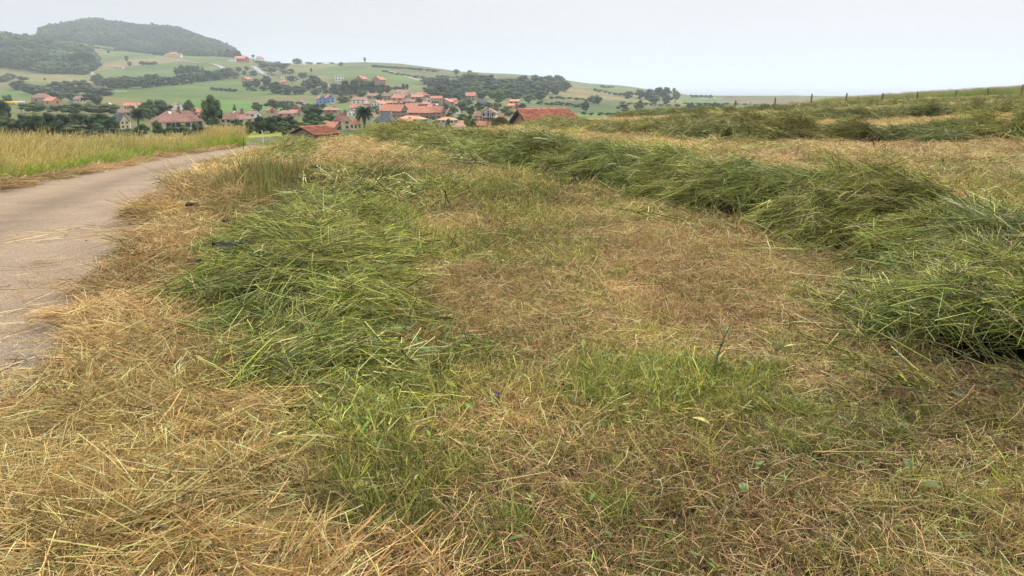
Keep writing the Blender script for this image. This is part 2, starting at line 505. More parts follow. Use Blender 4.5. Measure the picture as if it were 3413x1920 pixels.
LEFT_WOOD_FRONT = [(0,165),(60,150),(130,160),(230,178),(325,190),(325,240),(290,250),(150,246),(90,232),(0,226)]
LEFT_WOOD = [(0,118),(60,112),(125,132),(150,150),(230,158),(300,165),(325,205),(315,235),(290,250),(150,246),(90,232),(0,226)]

# ------------------------------------------------------------------ ground sheet
def build_ground():
    az_in = np.linspace(-rad(46), rad(46), 680)
    az_out = np.linspace(rad(46), rad(314), 72)[1:-1]
    az = np.concatenate([az_in, az_out]); nA = len(az)
    r = np.concatenate([np.exp(np.linspace(math.log(.04), math.log(60), 270)), np.exp(np.linspace(math.log(60), math.log(2900), 330))[1:]])
    nR = len(r)
    R, A = np.meshgrid(r, az, indexing='ij')
    X = (R*np.sin(A)).ravel(); Y = (R*np.cos(A)).ravel()
    Z = H(X, Y)
    outer = R.ravel() > 2600
    Z = np.where(outer, np.minimum(Z, Z*0 - 50 + 0*Z) , Z)
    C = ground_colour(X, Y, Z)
    rd = (np.abs(X) < 60) & (np.abs(Y) < 90)
    idx = np.nonzero(rd)[0]
    dR = seg_dist(ER, X[idx], Y[idx]); dL = seg_dist(EL, X[idx], Y[idx])
    on = (dR < -.12) & (dL > .12)
    Z[idx[on]] -= .05
    i = np.arange(nR-1)[:, None]; j = np.arange(nA)[None, :]; j2 = (j+1) % nA
    Q = np.stack([i*nA+j, (i+1)*nA+j, (i+1)*nA+j2, i*nA+j2], -1).reshape(-1, 4)
    Q = Q[:, ::-1]
    V = np.stack([X, Y, Z], 1)
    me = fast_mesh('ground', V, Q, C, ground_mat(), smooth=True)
    tag(link('ground', me), kind='structure', label='mown hay field and green pasture valley')
build_ground()


# ------------------------------------------------------------------ road
def road_mat():
    m, nt, out = newmat('road_chip_seal')
    tcn = nt.nodes.new('ShaderNodeTexCoord')
    at_ = n_(nt, 'ShaderNodeAttribute', attribute_name='Col', attribute_type='GEOMETRY')
    v = n_(nt, 'ShaderNodeTexVoronoi', Scale=120.0)
    nt.links.new(tcn.outputs['Object'], v.inputs['Vector'])
    r = nt.nodes.new('ShaderNodeValToRGB')
    r.color_ramp.elements[0].position = 0.0; r.color_ramp.elements[0].color = (.66,.66,.66,1)
    r.color_ramp.elements[1].position = 1.0; r.color_ramp.elements[1].color = (1.34,1.32,1.30,1)
    sepc = nt.nodes.new('ShaderNodeSeparateColor'); nt.links.new(v.outputs['Color'], sepc.inputs[0])
    nt.links.new(sepc.outputs[0], r.inputs['Fac'])
    n1 = n_(nt, 'ShaderNodeTexNoise', Scale=2.2, Detail=7.0, Roughness=.65)
    nt.links.new(tcn.outputs['Object'], n1.inputs['Vector'])
    r1 = nt.nodes.new('ShaderNodeValToRGB'); r1.color_ramp.elements[0].position = .3; r1.color_ramp.elements[1].position = .7
    r1.color_ramp.elements[0].color = (.82,.82,.84,1); r1.color_ramp.elements[1].color = (1.14,1.12,1.1,1)
    nt.links.new(n1.outputs['Fac'], r1.inputs['Fac'])
    a = n_(nt, 'ShaderNodeMix', data_type='RGBA', blend_type='MULTIPLY'); a.inputs['Factor'].default_value = 1
    b = n_(nt, 'ShaderNodeMix', data_type='RGBA', blend_type='MULTIPLY'); b.inputs['Factor'].default_value = 1
    nt.links.new(at_.outputs['Color'], a.inputs['A']); nt.links.new(r.outputs['Color'], a.inputs['B'])
    nt.links.new(a.outputs['Result'], b.inputs['A']); nt.links.new(r1.outputs['Color'], b.inputs['B'])
    p = n_(nt, 'ShaderNodeBsdfPrincipled', Roughness=0.9); p.inputs['Specular IOR Level'].default_value = 0.2
    nt.links.new(b.outputs['Result'], p.inputs['Base Color'])
    bp = n_(nt, 'ShaderNodeBump', Strength=0.8, Distance=0.006)
    nt.links.new(v.outputs['Distance'], bp.inputs['Height']); nt.links.new(bp.outputs['Normal'], p.inputs['Normal'])
    nt.links.new(p.outputs[0], out.inputs[0])
    return m
def build_road():
    n = 170
    tr = np.linspace(0, 1, n)
    sr = arcl(edge_r); sl = arcl(edge_l)
    PR = np.stack([np.interp(tr*sr[-1], sr, edge_r[:,0]), np.interp(tr*sr[-1], sr, edge_r[:,1])], 1)
    PL = np.stack([np.interp(tr*sl[-1], sl, edge_l[:,0]), np.interp(tr*sl[-1], sl, edge_l[:,1])], 1)
    m = 25; w = np.linspace(0, 1, m)
    P = PL[:, None, :]*(1-w)[None, :, None] + PR[:, None, :]*w[None, :, None]
    jit = (fbm(P[..., 0].ravel()*2.5, P[..., 1].ravel()*2.5, 51, 3).reshape(n, m))*.22
    P[:, -1, 0] += .22; P[:, 0, 0] += jit[:, 0]; P[:, -1, 0] += jit[:, -1]
    X = P[..., 0].ravel(); Y = P[..., 1].ravel()
    W = np.tile(w, n)
    Z = H(X, Y) - np.clip(.0, 0, 1)
    # drop the micro relief on the carriageway, slight camber
    r = np.maximum(np.hypot(X, Y), 1); nearw = np.clip(1-r/60, 0, 1)
    Z = Z - nearw*(fbm(X/1.3, Y/1.3, 3, 3)*0.05 + fbm(X/.35, Y/.35, 9, 2)*0.02) + .012*(1-(2*W-1)**2) + .006
    base = np.array([.275, .208, .142])
    wear = (np.exp(-((W-.27)/.09)**2) + np.exp(-((W-.70)/.10)**2))[:, None]
    mid = np.exp(-((W-.5)/.09)**2)[:, None]
    edge = np.clip((np.abs(W-.5)-.40)/.1, 0, 1)[:, None]
    C = base*(1 + .10*wear - .20*mid*(1+fbm(X/2, Y/2, 60, 3)[:, None]))
    C = C*(1-edge*.75) + np.array([.20,.20,.205])*edge*.75
    i = np.arange(n-1)[:, None]; j = np.arange(m-1)[None, :]
    Q = np.stack([i*m+j, i*m+j+1, (i+1)*m+j+1, (i+1)*m+j], -1).reshape(-1, 4)
    me = fast_mesh('road', np.stack([X, Y, Z], 1), Q, C, road_mat(), smooth=True)
    tag(link('road', me), kind='structure', label='narrow country road with worn pale chip surface')
build_road()

# ------------------------------------------------------------------ sea and haze
def sea_mat():
    m, nt, out = newmat('sea_water')
    p = n_(nt, 'ShaderNodeBsdfPrincipled', Roughness=0.25); p.inputs['Base Color'].default_value = (.035,.075,.11,1)
    tcn = nt.nodes.new('ShaderNodeTexCoord'); no = n_(nt, 'ShaderNodeTexNoise', Scale=.05, Detail=6.0)
    nt.links.new(tcn.outputs['Object'], no.inputs['Vector'])
    b = n_(nt, 'ShaderNodeBump', Strength=.6, Distance=1.0)
    nt.links.new(no.outputs['Fac'], b.inputs['Height']); nt.links.new(b.outputs['Normal'], p.inputs['Normal'])
    nt.links.new(p.outputs[0], out.inputs[0]); return m
R_SEA = 26000
mb = MB(); mb.poly([(R_SEA*math.sin(t), R_SEA*math.cos(t), SEA_Z) for t in np.linspace(2*math.pi, 0, 97)[:-1]])
tag(mb.build('sea', sea_mat()), kind='structure', label='pale hazy sea beyond the coast')

def build_haze():
    m, nt, out = newmat('haze_air')
    v = nt.nodes.new('ShaderNodeVolumePrincipled')
    v.inputs['Color'].default_value = (.80, .88, 1.0, 1)
    v.inputs['Density'].default_value = HAZE_DENSITY
    v.inputs['Anisotropy'].default_value = 0.2
    nt.links.new(v.outputs[0], out.inputs['Volume'])
    mb = MB(); mb.box(-27000, 27000, -27000, 27000, -130, 230)
    o = mb.build('haze', m); tag(o, kind='stuff', label='thin blue haze over the valley and the sea')
build_haze()

# ------------------------------------------------------------------ blades of grass, straw and hay
def unit(v): return v/np.maximum(np.linalg.norm(v, axis=-1, keepdims=True), 1e-9)
def ribbons(base, dirv, L, w, bend, cb, ct, seg=2, tip=.25):
    n = len(base); t = np.linspace(0, 1, seg+1)
    c = base[:, None, :] + dirv[:, None, :]*(L[:, None, None]*t[None, :, None]) + bend[:, None, :]*(L[:, None, None]*(t**2)[None, :, None])
    side = unit(np.cross(dirv, unit(rng.normal(size=(n, 3)))))
    ww = w[:, None]*(1 - (1-tip)*t[None, :]**2)
    V = np.stack([c - side[:, None, :]*ww[..., None]/2, c + side[:, None, :]*ww[..., None]/2], 2)   # n,seg+1,2,3
    C = cb[:, None, :]*(1-t)[None, :, None] + ct[:, None, :]*t[None, :, None]
    C = np.repeat(C[:, :, None, :], 2, axis=2)
    k = (seg+1)*2
    i0 = np.arange(n)[:, None]*k; s = np.arange(seg)[None, :]*2
    a = i0 + s
    Q = np.stack([a, a+1, a+3, a+2], -1).reshape(-1, 4)
    return V.reshape(-1, 3), Q, C.reshape(-1, 3)
def join(parts):
    V, Q, C, o = [], [], [], 0
    for v, q, c in parts:
        V.append(v); Q.append(q+o); C.append(c); o += len(v)
    return np.concatenate(V), np.concatenate(Q), np.concatenate(C)
def pick(pal, n, jit=.42):
    pal = np.array(pal, float); p = pal[:, 3]/pal[:, 3].sum()
    c = pal[rng.choice(len(pal), n, p=p), :3]
    c = np.maximum(c*np.exp(rng.normal(0, jit, (n, 1)))*np.exp(rng.normal(0, .05, (n, 3))), .005)
    return c/np.maximum(c.max(1, keepdims=True)/.78, 1)
def disc(n, R):
    a = rng.uniform(0, 2*math.pi, n); r = R*np.sqrt(rng.uniform(0, 1, n))
    return r*np.cos(a), r*np.sin(a)

STRAW = [(.70,.46,.165,5),(.82,.61,.27,3.2),(.50,.30,.115,3.4),(.62,.385,.175,3),(.19,.125,.065,2.2),(.36,.33,.12,.5)]
TAN = [(.63,.40,.165,4),(.78,.56,.26,3.4),(.47,.265,.12,3),(.62,.36,.20,3),(.16,.10,.06,2.2),(.36,.35,.11,2),(.22,.27,.07,1.2)]
OLIVE = [(.58,.42,.12,3),(.46,.46,.07,4.6),(.24,.26,.07,2.2),(.12,.155,.04,1.6),(.40,.26,.14,3.2),(.16,.11,.06,1.8),(.52,.42,.19,1.2)]
GREEN = [(.17,.21,.035,4),(.29,.32,.06,3.4),(.075,.11,.022,2.2),(.40,.38,.10,2.6),(.45,.33,.15,1.8)]
HAY = [(.19,.225,.04,4.4),(.31,.335,.06,3.8),(.46,.43,.12,2.2),(.045,.06,.016,3.0),(.56,.46,.21,1.3),(.23,.155,.085,1.2),(.12,.20,.07,1.0)]
HAYDRY = [(.19,.215,.045,3.6),(.32,.33,.08,3),(.48,.44,.15,2.0),(.055,.07,.022,2.6),(.42,.30,.15,1.4),(.16,.12,.06,1.2)]

def lying(n, R, pal, L0, L1, w0, w1, zmax, aspread=None, pitch=.18, curl=.25, seg=2, zmin=0, bunch=1):
    """blades lying on the ground in small bunches that share a direction"""
    m = max(n//bunch, 1); n = m*bunch
    x, y = disc(m, R); z = rng.uniform(zmin, zmax, m)
    a = rng.uniform(0, 2*math.pi, m) if aspread is None else rng.normal(0, aspread, m) + math.pi*(rng.random(m) < .35)
    p = rng.normal(0, pitch, m); tone = np.exp(rng.normal(0, .22, m))
    rp = lambda q: np.repeat(q, bunch)
    x, y, z, a, p, tone = map(rp, (x, y, z, a, p, tone))
    if bunch > 1:
        x = x + rng.normal(0, .02, n); y = y + rng.normal(0, .02, n); z = z + rng.normal(0, .006, n); a = a + rng.normal(0, .16, n); p = p + rng.normal(0, .07, n)
    d = np.stack([np.cos(a)*np.cos(p), np.sin(a)*np.cos(p), np.sin(p)], 1)
    L = rng.uniform(L0, L1, n); w = rng.uniform(w0, w1, n)
    base = np.stack([x, y, z], 1) - d*L[:, None]*.5
    bend = rng.normal(0, curl, (n, 3)); bend[:, 2] = -np.abs(bend[:, 2])*.6
    base[:, 2] -= (bend[:, 2]*L)*.3
    c = np.minimum(pick(pal, n)*tone[:, None], .7); return ribbons(base, d, L, w, bend, c, c*rng.uniform(.8, 1.25, (n, 1)), seg, .5)
def upright(n, R, palb, palt, L0, L1, w0, w1, tilt=.35, curl=.25, seg=2, lean=(0, 0)):
    x, y = disc(n, R)
    a = rng.uniform(0, 2*math.pi, n); p = np.abs(rng.normal(0, tilt, n))
    d = np.stack([np.cos(a)*np.sin(p)+lean[0], np.sin(a)*np.sin(p)+lean[1], np.cos(p)], 1); d = unit(d)
    L = rng.uniform(L0, L1, n); w = rng.uniform(w0, w1, n)
    bend = np.concatenate([d[:, :2]*rng.uniform(0, curl, (n, 1))*1.3 + rng.normal(0, curl*.4, (n, 2)), -rng.uniform(0, curl, (n, 1))*.6], 1)
    base = np.stack([x, y, np.full(n, -.01)], 1)
    return ribbons(base, d, L, w, bend, pick(palb, n), pick(palt, n), seg, .2)
def tufts(nt, k, R, palb, palt, L0, L1, w0, w1, tilt=.5, curl=.3, spread=.012, seg=2):
    """many small tufts: blades fanning out of shared roots"""
    x, y = disc(nt, R); n = nt*k
    x = np.repeat(x, k) + rng.normal(0, spread, n); y = np.repeat(y, k) + rng.normal(0, spread, n)
    hs = np.repeat(rng.uniform(.6, 1.25, nt), k); tone = np.repeat(np.exp(rng.normal(0, .22, nt)), k)[:, None]
    la = np.repeat(rng.uniform(0, 6.28, nt), k); ls = np.repeat(rng.uniform(0, .5, nt), k)
    a = rng.uniform(0, 2*math.pi, n); p = np.abs(rng.normal(0, tilt, n))
    d = unit(np.stack([np.cos(a)*np.sin(p)+ls*np.cos(la), np.sin(a)*np.sin(p)+ls*np.sin(la), np.cos(p)], 1))
    L = rng.uniform(L0, L1, n)*hs; w = rng.uniform(w0, w1, n)
    bend = np.concatenate([d[:, :2]*rng.uniform(0, curl, (n, 1))*1.5 + rng.normal(0, curl*.4, (n, 2)), -rng.uniform(0, curl, (n, 1))*.6], 1)
    return ribbons(np.stack([x, y, np.full(n, -.008)], 1), d, L, w, bend, pick(palb, n)*tone*.85, pick(palt, n)*tone, seg, .25)
def seedheads(n, R, h0, h1, pal, tilt=.14):
    """stems with loose seed heads, stem colours green to tan"""
    x, y = disc(n, R); a = rng.uniform(0, 2*math.pi, n); p = np.abs(rng.normal(0, tilt, n))
    d = unit(np.stack([np.cos(a)*np.sin(p)+.10, np.sin(a)*np.sin(p), np.cos(p)], 1)); L = rng.uniform(h0, h1, n)
    base = np.stack([x, y, np.zeros(n)], 1)
    bend = np.stack([rng.uniform(.02, .16, n), rng.normal(0, .05, n), -rng.uniform(0, .05, n)], 1)
    cb = pick(GREEN, n); ct = pick(pal, n)
    out = [ribbons(base, d, L, np.full(n, .0035), bend, cb, ct, 4, .6)]
    k = 9                                    # spikelets up the head
    for i in range(k):
        t = .80 + .2*i/(k-1)
        pos = base + d*(L*t)[:, None] + bend*(L*t*t)[:, None]
        dd = unit(d + rng.normal(0, .35, (n, 3)))
        out.append(ribbons(pos, dd, rng.uniform(.02, .05, n), rng.uniform(.004, .008, n), np.zeros((n, 3)), ct, pick(pal, n), 1, .3))
    return join(out)
def broad(n, R, pal, L0=.05, L1=.12, w=.022, z=.05):
    x, y = disc(n, R); a = rng.uniform(0, 2*math.pi, n); p = rng.uniform(-.1, .7, n)
    d = np.stack([np.cos(a)*np.cos(p), np.sin(a)*np.cos(p), np.sin(p)], 1); L = rng.uniform(L0, L1, n)
    base = np.stack([x, y, rng.uniform(0, z, n)], 1)
    side = unit(np.cross(d, np.array([0, 0, 1.])) + rng.normal(0, .3, (n, 3)))
    V, C = [], []
    t = np.array([0, .3, .65, 1.0]); ww = np.array([.15, .9, .8, .05])*w
    c = pick(pal, n)
    cen = base[:, None]+d[:, None]*(L[:, None, None]*t[None, :, None]); cen[:, :, 2] -= (t**2)[None]*L[:, None]*.35
    V = np.stack([cen - side[:, None]*ww[None, :, None]/2*(L/L1)[:, None, None], cen + side[:, None]*ww[None, :, None]/2*(L/L1)[:, None, None]], 2)
    C = np.repeat(np.repeat(c[:, None, None], 4, 1), 2, 2)
    a0 = np.arange(n)[:, None]*8 + np.arange(3)[None]*2
    return V.reshape(-1, 3), np.stack([a0, a0+1, a0+3, a0+2], -1).reshape(-1, 4), C.reshape(-1, 3)

SRC = {}
def variants(key, k, fn):
    c = bpy.data.collections.new(key)
    for i in range(k):
        V, Q, C = fn(i)
        me = fast_mesh(f'{key}_{i:02d}', V, Q, C, M_BLADE)
        c.objects.link(bpy.data.objects.new(f'{key}_{i:02d}', me))
    SRC[key] = (c, k)
BROADPAL = [(.10,.19,.04,3),(.16,.24,.06,2),(.30,.30,.07,.6),(.06,.11,.03,2)]
variants('straw', 10, lambda i: join([
    lying(246, .26, STRAW, .10, .34, .0015, .0034, .07, None if i % 2 else .6, .2, .16, bunch=3),
    lying(230, .26, STRAW, .04, .15, .0018, .0038, .06, None, .3, .25, bunch=2),
    lying(60, .26, STRAW[2:5], .05, .16, .003, .006, .02, None, .1, .2),
    tufts(5, 7, .22, STRAW, STRAW, .04, .11, .0025, .0045, .4, .2)]))
variants('strawup', 5, lambda i: join([
    tufts(5, 20, .12, STRAW, STRAW, .08, .22, .0026, .0048, .22, .12, .02),
    lying(60, .22, STRAW, .06, .22, .0025, .0045, .05, None, .25, .15)]))
variants('strawthin', 6, lambda i: join([
    lying(26, .34, STRAW, .08, .32, .0026, .0046, .014, .6, .03, .06, zmin=.004),
    lying(34, .34, STRAW, .02, .10, .002, .0042, .012, None, .05, .1, zmin=.003)]))
def stub(pal, dead):
    return lambda i: join([
        tufts(38, 11, .25, pal, pal, .03, .09, .0017, .0036, .55, .55, .014),
        lying(150, .25, dead, .02, .09, .0016, .0034, .045, None, .45, .55, bunch=2),
        lying(36, .25, dead, .08, .20, .0016, .0032, .06, None, .3, .5, 3),
        broad(3, .25, BROADPAL, .03, .06, .018, .03)])
variants('stubtan', 12, stub(TAN, TAN))
variants('stubolive', 12, stub(OLIVE, TAN))
variants('stubgreen', 8, lambda i: join([
        tufts(26, 12, .24, GREEN, GREEN, .05, .14, .0022, .0048, .55, .6, .015),
        tufts(14, 10, .24, OLIVE, OLIVE, .04, .10, .002, .004, .55, .5, .015),
        lying(90, .25, OLIVE, .04, .15, .002, .004, .05, None, .4, .5, bunch=2),
        broad(10, .22, BROADPAL, .04, .10, .024, .05)]))
def hay(pal, asp):
    return lambda i: join([
        lying(196, .25, pal, .16, .46, .0026, .0058, .14, asp, .18, .50, 4, bunch=7),
        lying(105, .26, pal, .08, .26, .0024, .0052, .13, 1.2, .32, .6, 3, bunch=3),
        lying(40, .26, pal, .12, .40, .0026, .005, .12, None, .28, .55, 4),
        broad(6, .25, BROADPAL, .06, .15, .028, .09)])
variants('hay', 14, hay(HAY, .7))
variants('haydry', 10, hay(HAYDRY, .8))
variants('haythin', 8, lambda i: join([
        lying(60, .32, HAY, .12, .38, .0035, .007, .06, .9, .2, .3, 2, bunch=4),
        lying(50, .3, OLIVE, .05, .16, .003, .005, .04, None, .3, .3, 2),
        broad(4, .3, BROADPAL, .06, .13, .028, .05)]))
MEADTOP = [(.54,.44,.20,3),(.46,.35,.17,2),(.62,.53,.27,2),(.36,.31,.13,1.5)]
MEADBLADE = [(.46,.52,.12,3),(.34,.48,.08,3.4),(.58,.54,.20,2)]
variants('meadow', 8, lambda i: join([
        upright(120, .26, [(.17,.34,.035,3),(.25,.42,.055,2)], MEADBLADE, .30, .66, .004, .009, .22, .3, 3, (.1, 0)),
        upright(90, .26, [(.09,.20,.03,3),(.14,.27,.04,2)], [(.14,.27,.04,3),(.20,.30,.06,2)], .12, .32, .004, .007, .35, .35, 2, (.1, 0)),
        seedheads(42, .28, .50, .92, MEADTOP)]))
variants('tuft', 4, lambda i: join([
        upright(110, .13, [(.11,.21,.03,3),(.2,.27,.06,1)], [(.22,.28,.07,3),(.40,.34,.13,2)],   .16, .48, .0045, .0085, .28, .3, 3),
        upright(60, .16, OLIVE, STRAW, .12, .36, .002, .004, .3, .2, 2)]))
variants('greentuft', 3, lambda i: join([
        upright(170, .14, GREEN[:3], GREEN[:4], .10, .30, .0045, .009, .55, .7, 3),
        broad(10, .12, BROADPAL, .06, .14, .025, .05)]))

GNCACHE = {}
def gn_group(key):
    if key in GNCACHE: return GNCACHE[key]
    c, k = SRC[key]
    g = bpy.data.node_groups.new('scatter_' + key, 'GeometryNodeTree')
    g.interface.new_socket('Geometry', in_out='INPUT', socket_type='NodeSocketGeometry')
    g.interface.new_socket('Geometry', in_out='OUTPUT', socket_type='NodeSocketGeometry')
    gi = g.nodes.new('NodeGroupInput'); go = g.nodes.new('NodeGroupOutput')
    ci = g.nodes.new('GeometryNodeCollectionInfo'); ci.inputs['Collection'].default_value = c
    ci.inputs['Separate Children'].default_value = True; ci.inputs['Reset Children'].default_value = True
    iop = g.nodes.new('GeometryNodeInstanceOnPoints'); iop.inputs['Pick Instance'].default_value = True
    def na(nm, dt):
        a = g.nodes.new('GeometryNodeInputNamedAttribute'); a.data_type = dt; a.inputs['Name'].default_value = nm
        return [s for s in a.outputs if s.enabled and s.name == 'Attribute'][0]
    L = g.links.new
    L(gi.outputs[0], iop.inputs['Points']); L(ci.outputs[0], iop.inputs['Instance'])
    L(na('idx', 'INT'), iop.inputs['Instance Index'])
    e2r = g.nodes.new('FunctionNodeEulerToRotation'); L(na('rot', 'FLOAT_VECTOR'), e2r.inputs[0])
    L(e2r.outputs[0], iop.inputs['Rotation'])
    L(na('scl', 'FLOAT_VECTOR'), iop.inputs['Scale'])
    L(iop.outputs[0], go.inputs[0])
    GNCACHE[key] = g
    return g

def eulers(N, yaw):
    z = unit(N); x = np.stack([np.cos(yaw), np.sin(yaw), np.zeros(len(yaw))], 1)
    x = unit(x - z*(x*z).sum(1, keepdims=True)); y = np.cross(z, x)
    ry = -np.arcsin(np.clip(x[:, 2], -1, 1)); rx = np.arctan2(y[:, 2], z[:, 2]); rz = np.arctan2(x[:, 1], x[:, 0])
    return np.stack([rx, ry, rz], 1)

def scatter(name, key, P, N, yaw, S, tint, label, parent=None, kind='stuff'):
    n = len(P)
    if n == 0: return None
    me = bpy.data.meshes.new(name)
    me.vertices.add(n); me.vertices.foreach_set('co', np.asarray(P, np.float32).ravel())
    S = np.asarray(S, float)
    if S.ndim == 1: S = np.stack([S, S, S], 1)
    a = me.attributes.new('rot', 'FLOAT_VECTOR', 'POINT'); a.data.foreach_set('vector', eulers(N, yaw).astype(np.float32).ravel())
    a = me.attributes.new('scl', 'FLOAT_VECTOR', 'POINT'); a.data.foreach_set('vector', S.astype(np.float32).ravel())
    a = me.attributes.new('idx', 'INT', 'POINT'); a.data.foreach_set('value', rng.integers(0, SRC[key][1], n).astype(np.int32))
    a = me.attributes.new('tint', 'FLOAT_COLOR', 'POINT')
    c = np.ones((n, 4), np.float32); c[:, :3] = tint; a.data.foreach_set('color', c.ravel())
    o = link(name, me, parent)
    md = o.modifiers.new('scatter', 'NODES'); md.node_group = gn_group(key)
    tag(o, label=label, kind=kind)
    return o

# ------------------------------------------------------------------ windrows of cut hay
class Windrow:
    """a raked row of cut grass: centre line in world coordinates, half width and height along it"""
    def __init__(s, pts, flow=0.0):
        P = np.array([[p[0], p[1]] for p in pts]); sl = arcl(P)
        C = smooth(resample(P, .3), 10); t = arcl(C)/arcl(C)[-1]*sl[-1]
        s.C = C; s.s = arcl(C)
        s.w = np.interp(t, sl, [p[2] for p in pts]); s.h = np.interp(t, sl, [p[3] for p in pts])*np.interp(np.hypot(C[:, 0], C[:, 1]), [8, 18, 60], [1, .72, .6])
        s.flow = flow
    def frame(s):
        T = np.gradient(s.C, axis=0); T /= np.linalg.norm(T, axis=1, keepdims=True)
        return T, np.stack([-T[:, 1], T[:, 0]], 1)
    def height(s, X, Y):
        best = np.full(len(X), 1e9); w = np.ones(len(X)); h = np.zeros(len(X)); end = np.zeros(len(X))
        n = len(s.C)
        for i in range(0, n-1, 2):
            a = s.C[i]; b = s.C[min(i+2, n-1)]; d = b-a; L = d@d+1e-12
            t = np.clip(((X-a[0])*d[0]+(Y-a[1])*d[1])/L, 0, 1)
            q = (X-a[0]-t*d[0])**2 + (Y-a[1]-t*d[1])**2
            m = q < best; best = np.where(m, q, best)
            w = np.where(m, s.w[i], w); h = np.where(m, s.h[i], h)
        d = np.sqrt(best)
        wob = 1 + fbm(X/1.1, Y/1.1, 41, 3)*.7
        u = d/(w*wob)
        prof = np.where(u < 1, np.cos(np.clip(u, 0, 1)*math.pi/2)**.9, 0)
        lump = 1 + fbm(X/.6, Y/.6, 43, 3)*.85 + fbm(X/.22, Y/.22, 47, 2)*.6
        return np.where(u < 1, h*prof*lump, 0), u

def row_from_px(pts, ymin=1.0, flow=0.0):
    """pts: (px, py of the front foot line, half width m, height m); centre lies half a width behind the foot"""
    out = []
    F_ = np.array([at(p[0], p[1], ymin)[:2] for p in pts])
    T = np.gradient(F_, axis=0); T /= np.linalg.norm(T, axis=1, keepdims=True)
    Nn = np.stack([-T[:, 1], T[:, 0]], 1); Nn = np.where((Nn[:, 1:2] < 0), -Nn, Nn)
    for f, nn, p in zip(F_, Nn, pts): out.append((f[0]+nn[0]*p[2]*.85, f[1]+nn[1]*p[2]*.85, p[2], p[3]))
    return Windrow(out, flow)

ROWS = []
# big row from the crest to the right edge
ROWS.append((row_from_px([(1180,452,.5,.12),(1230,470,.6,.42),(1325,484,.7,.52),(1430,505,.7,.28),(1524,537,.62,.34),(1656,562,.66,.48),(1800,590,.62,.36),(1987,628,.7,.46),
    (2130,662,.66,.36),(2252,700,.66,.38),(2400,735,.66,.36),(2517,780,.7,.38),(2782,845,.78,.43),(3000,885,.70,.36),(3114,915,.64,.32),(3246,990,.58,.29),(3413,1050,.56,.28),(3650,1180,.65,.26)], flow=.0),
    'tall green windrow of cut hay crossing from the village crest to the near edge', 'hay', None))
# row beyond it, in front of the red barn roof
ROWS.append((row_from_px([(1640,428,.5,.08),(1700,432,.7,.22),(1800,438,.9,.24),(1990,452,.95,.26),(2150,466,.9,.36),(2300,476,.9,.5),(2500,480,.9,.55),(2700,482,.8,.5),(2850,484,.7,.46),(3010,486,.6,.3),(3100,488,.5,.12)], flow=.1),
    'long low windrow of drying hay below the red barn roof', 'haydry', None))
ROWS.append((row_from_px([(3060,487,.5,.12),(3150,484,.7,.5),(3260,482,.8,.85),(3413,484,.9,1.0),(3600,490,.9,1.0),(3800,495,.9,1.0)], flow=.1),
    'dark green windrow heap at the right end of the stubble strip', 'hay', None))
ROWS.append((row_from_px([(2180,425,.5,.12),(2300,420,.7,.35),(2450,414,.7,.42),(2650,412,.7,.4),(2850,408,.7,.55),(3000,404,.75,.7),(3150,396,.75,.66),(3300,388,.75,.6),(3413,384,.75,.55),(3600,380,.75,.55)], flow=.1),
    'windrow of cut hay just below the wooden fence', 'haydry', None))
ROWS.append((row_from_px([(1900,408,.8,.12),(2000,404,1.0,.3),(2150,398,1.1,.42),(2330,392,1.1,.4),(2500,384,1.1,.3),(2700,374,1.1,.36),(2900,362,1.2,.25),(3100,352,1.2,.2),(3300,345,1.2,.2),(3413,338,1.2,.2),(3600,330,1.2,.2)], flow=.1),
    'farthest windrow of cut hay along the hill crest', 'haydry', None))
# foreground mound and the thin swath that leads away from it
fg = []
for px, py, w, h in [(1020,1260,.25,.04),(970,1140,.52,.13),(960,1030,.70,.19),(1000,930,.80,.21),(1040,845,.80,.17),(1070,775,.55,.09),(1050,720,.4,.04)]:
    x, y, z = at(px, py); fg.append((x, y, w, h))
ROWS.append((Windrow(fg, .5), 'low foreground mound of fresh green cut grass beside the straw verge', 'hay', None))
fg = [(at(px, py)[0], at(px, py)[1], w, h) for px, py, w, h in [(930,565,.25,.04),(955,540,.4,.14),(965,515,.45,.2),(975,495,.4,.14),(985,485,.3,.05)]]
ROWS.append((Windrow(fg, 1.2), 'small green heap of cut grass where the road disappears', 'hay', None))

def bump_all(X, Y):
    b = np.zeros(len(X)); um = np.full(len(X), 9.0)
    for row in ROWS:
        hh, u = row[0].height(X, Y); b = np.maximum(b, hh); um = np.minimum(um, u)
    return b, um
def surf(X, Y):
    X = np.atleast_1d(X); Y = np.atleast_1d(Y)
    return H(X, Y) + bump_all(X, Y)[0]
def normals(X, Y, fn, e=.06, soft=1.0):
    z0 = fn(X, Y); zx = fn(X+e, Y); zy = fn(X, Y+e)
    return z0, np.stack([-(zx-z0)/e*soft, -(zy-z0)/e*soft, np.ones(len(X))], 1)

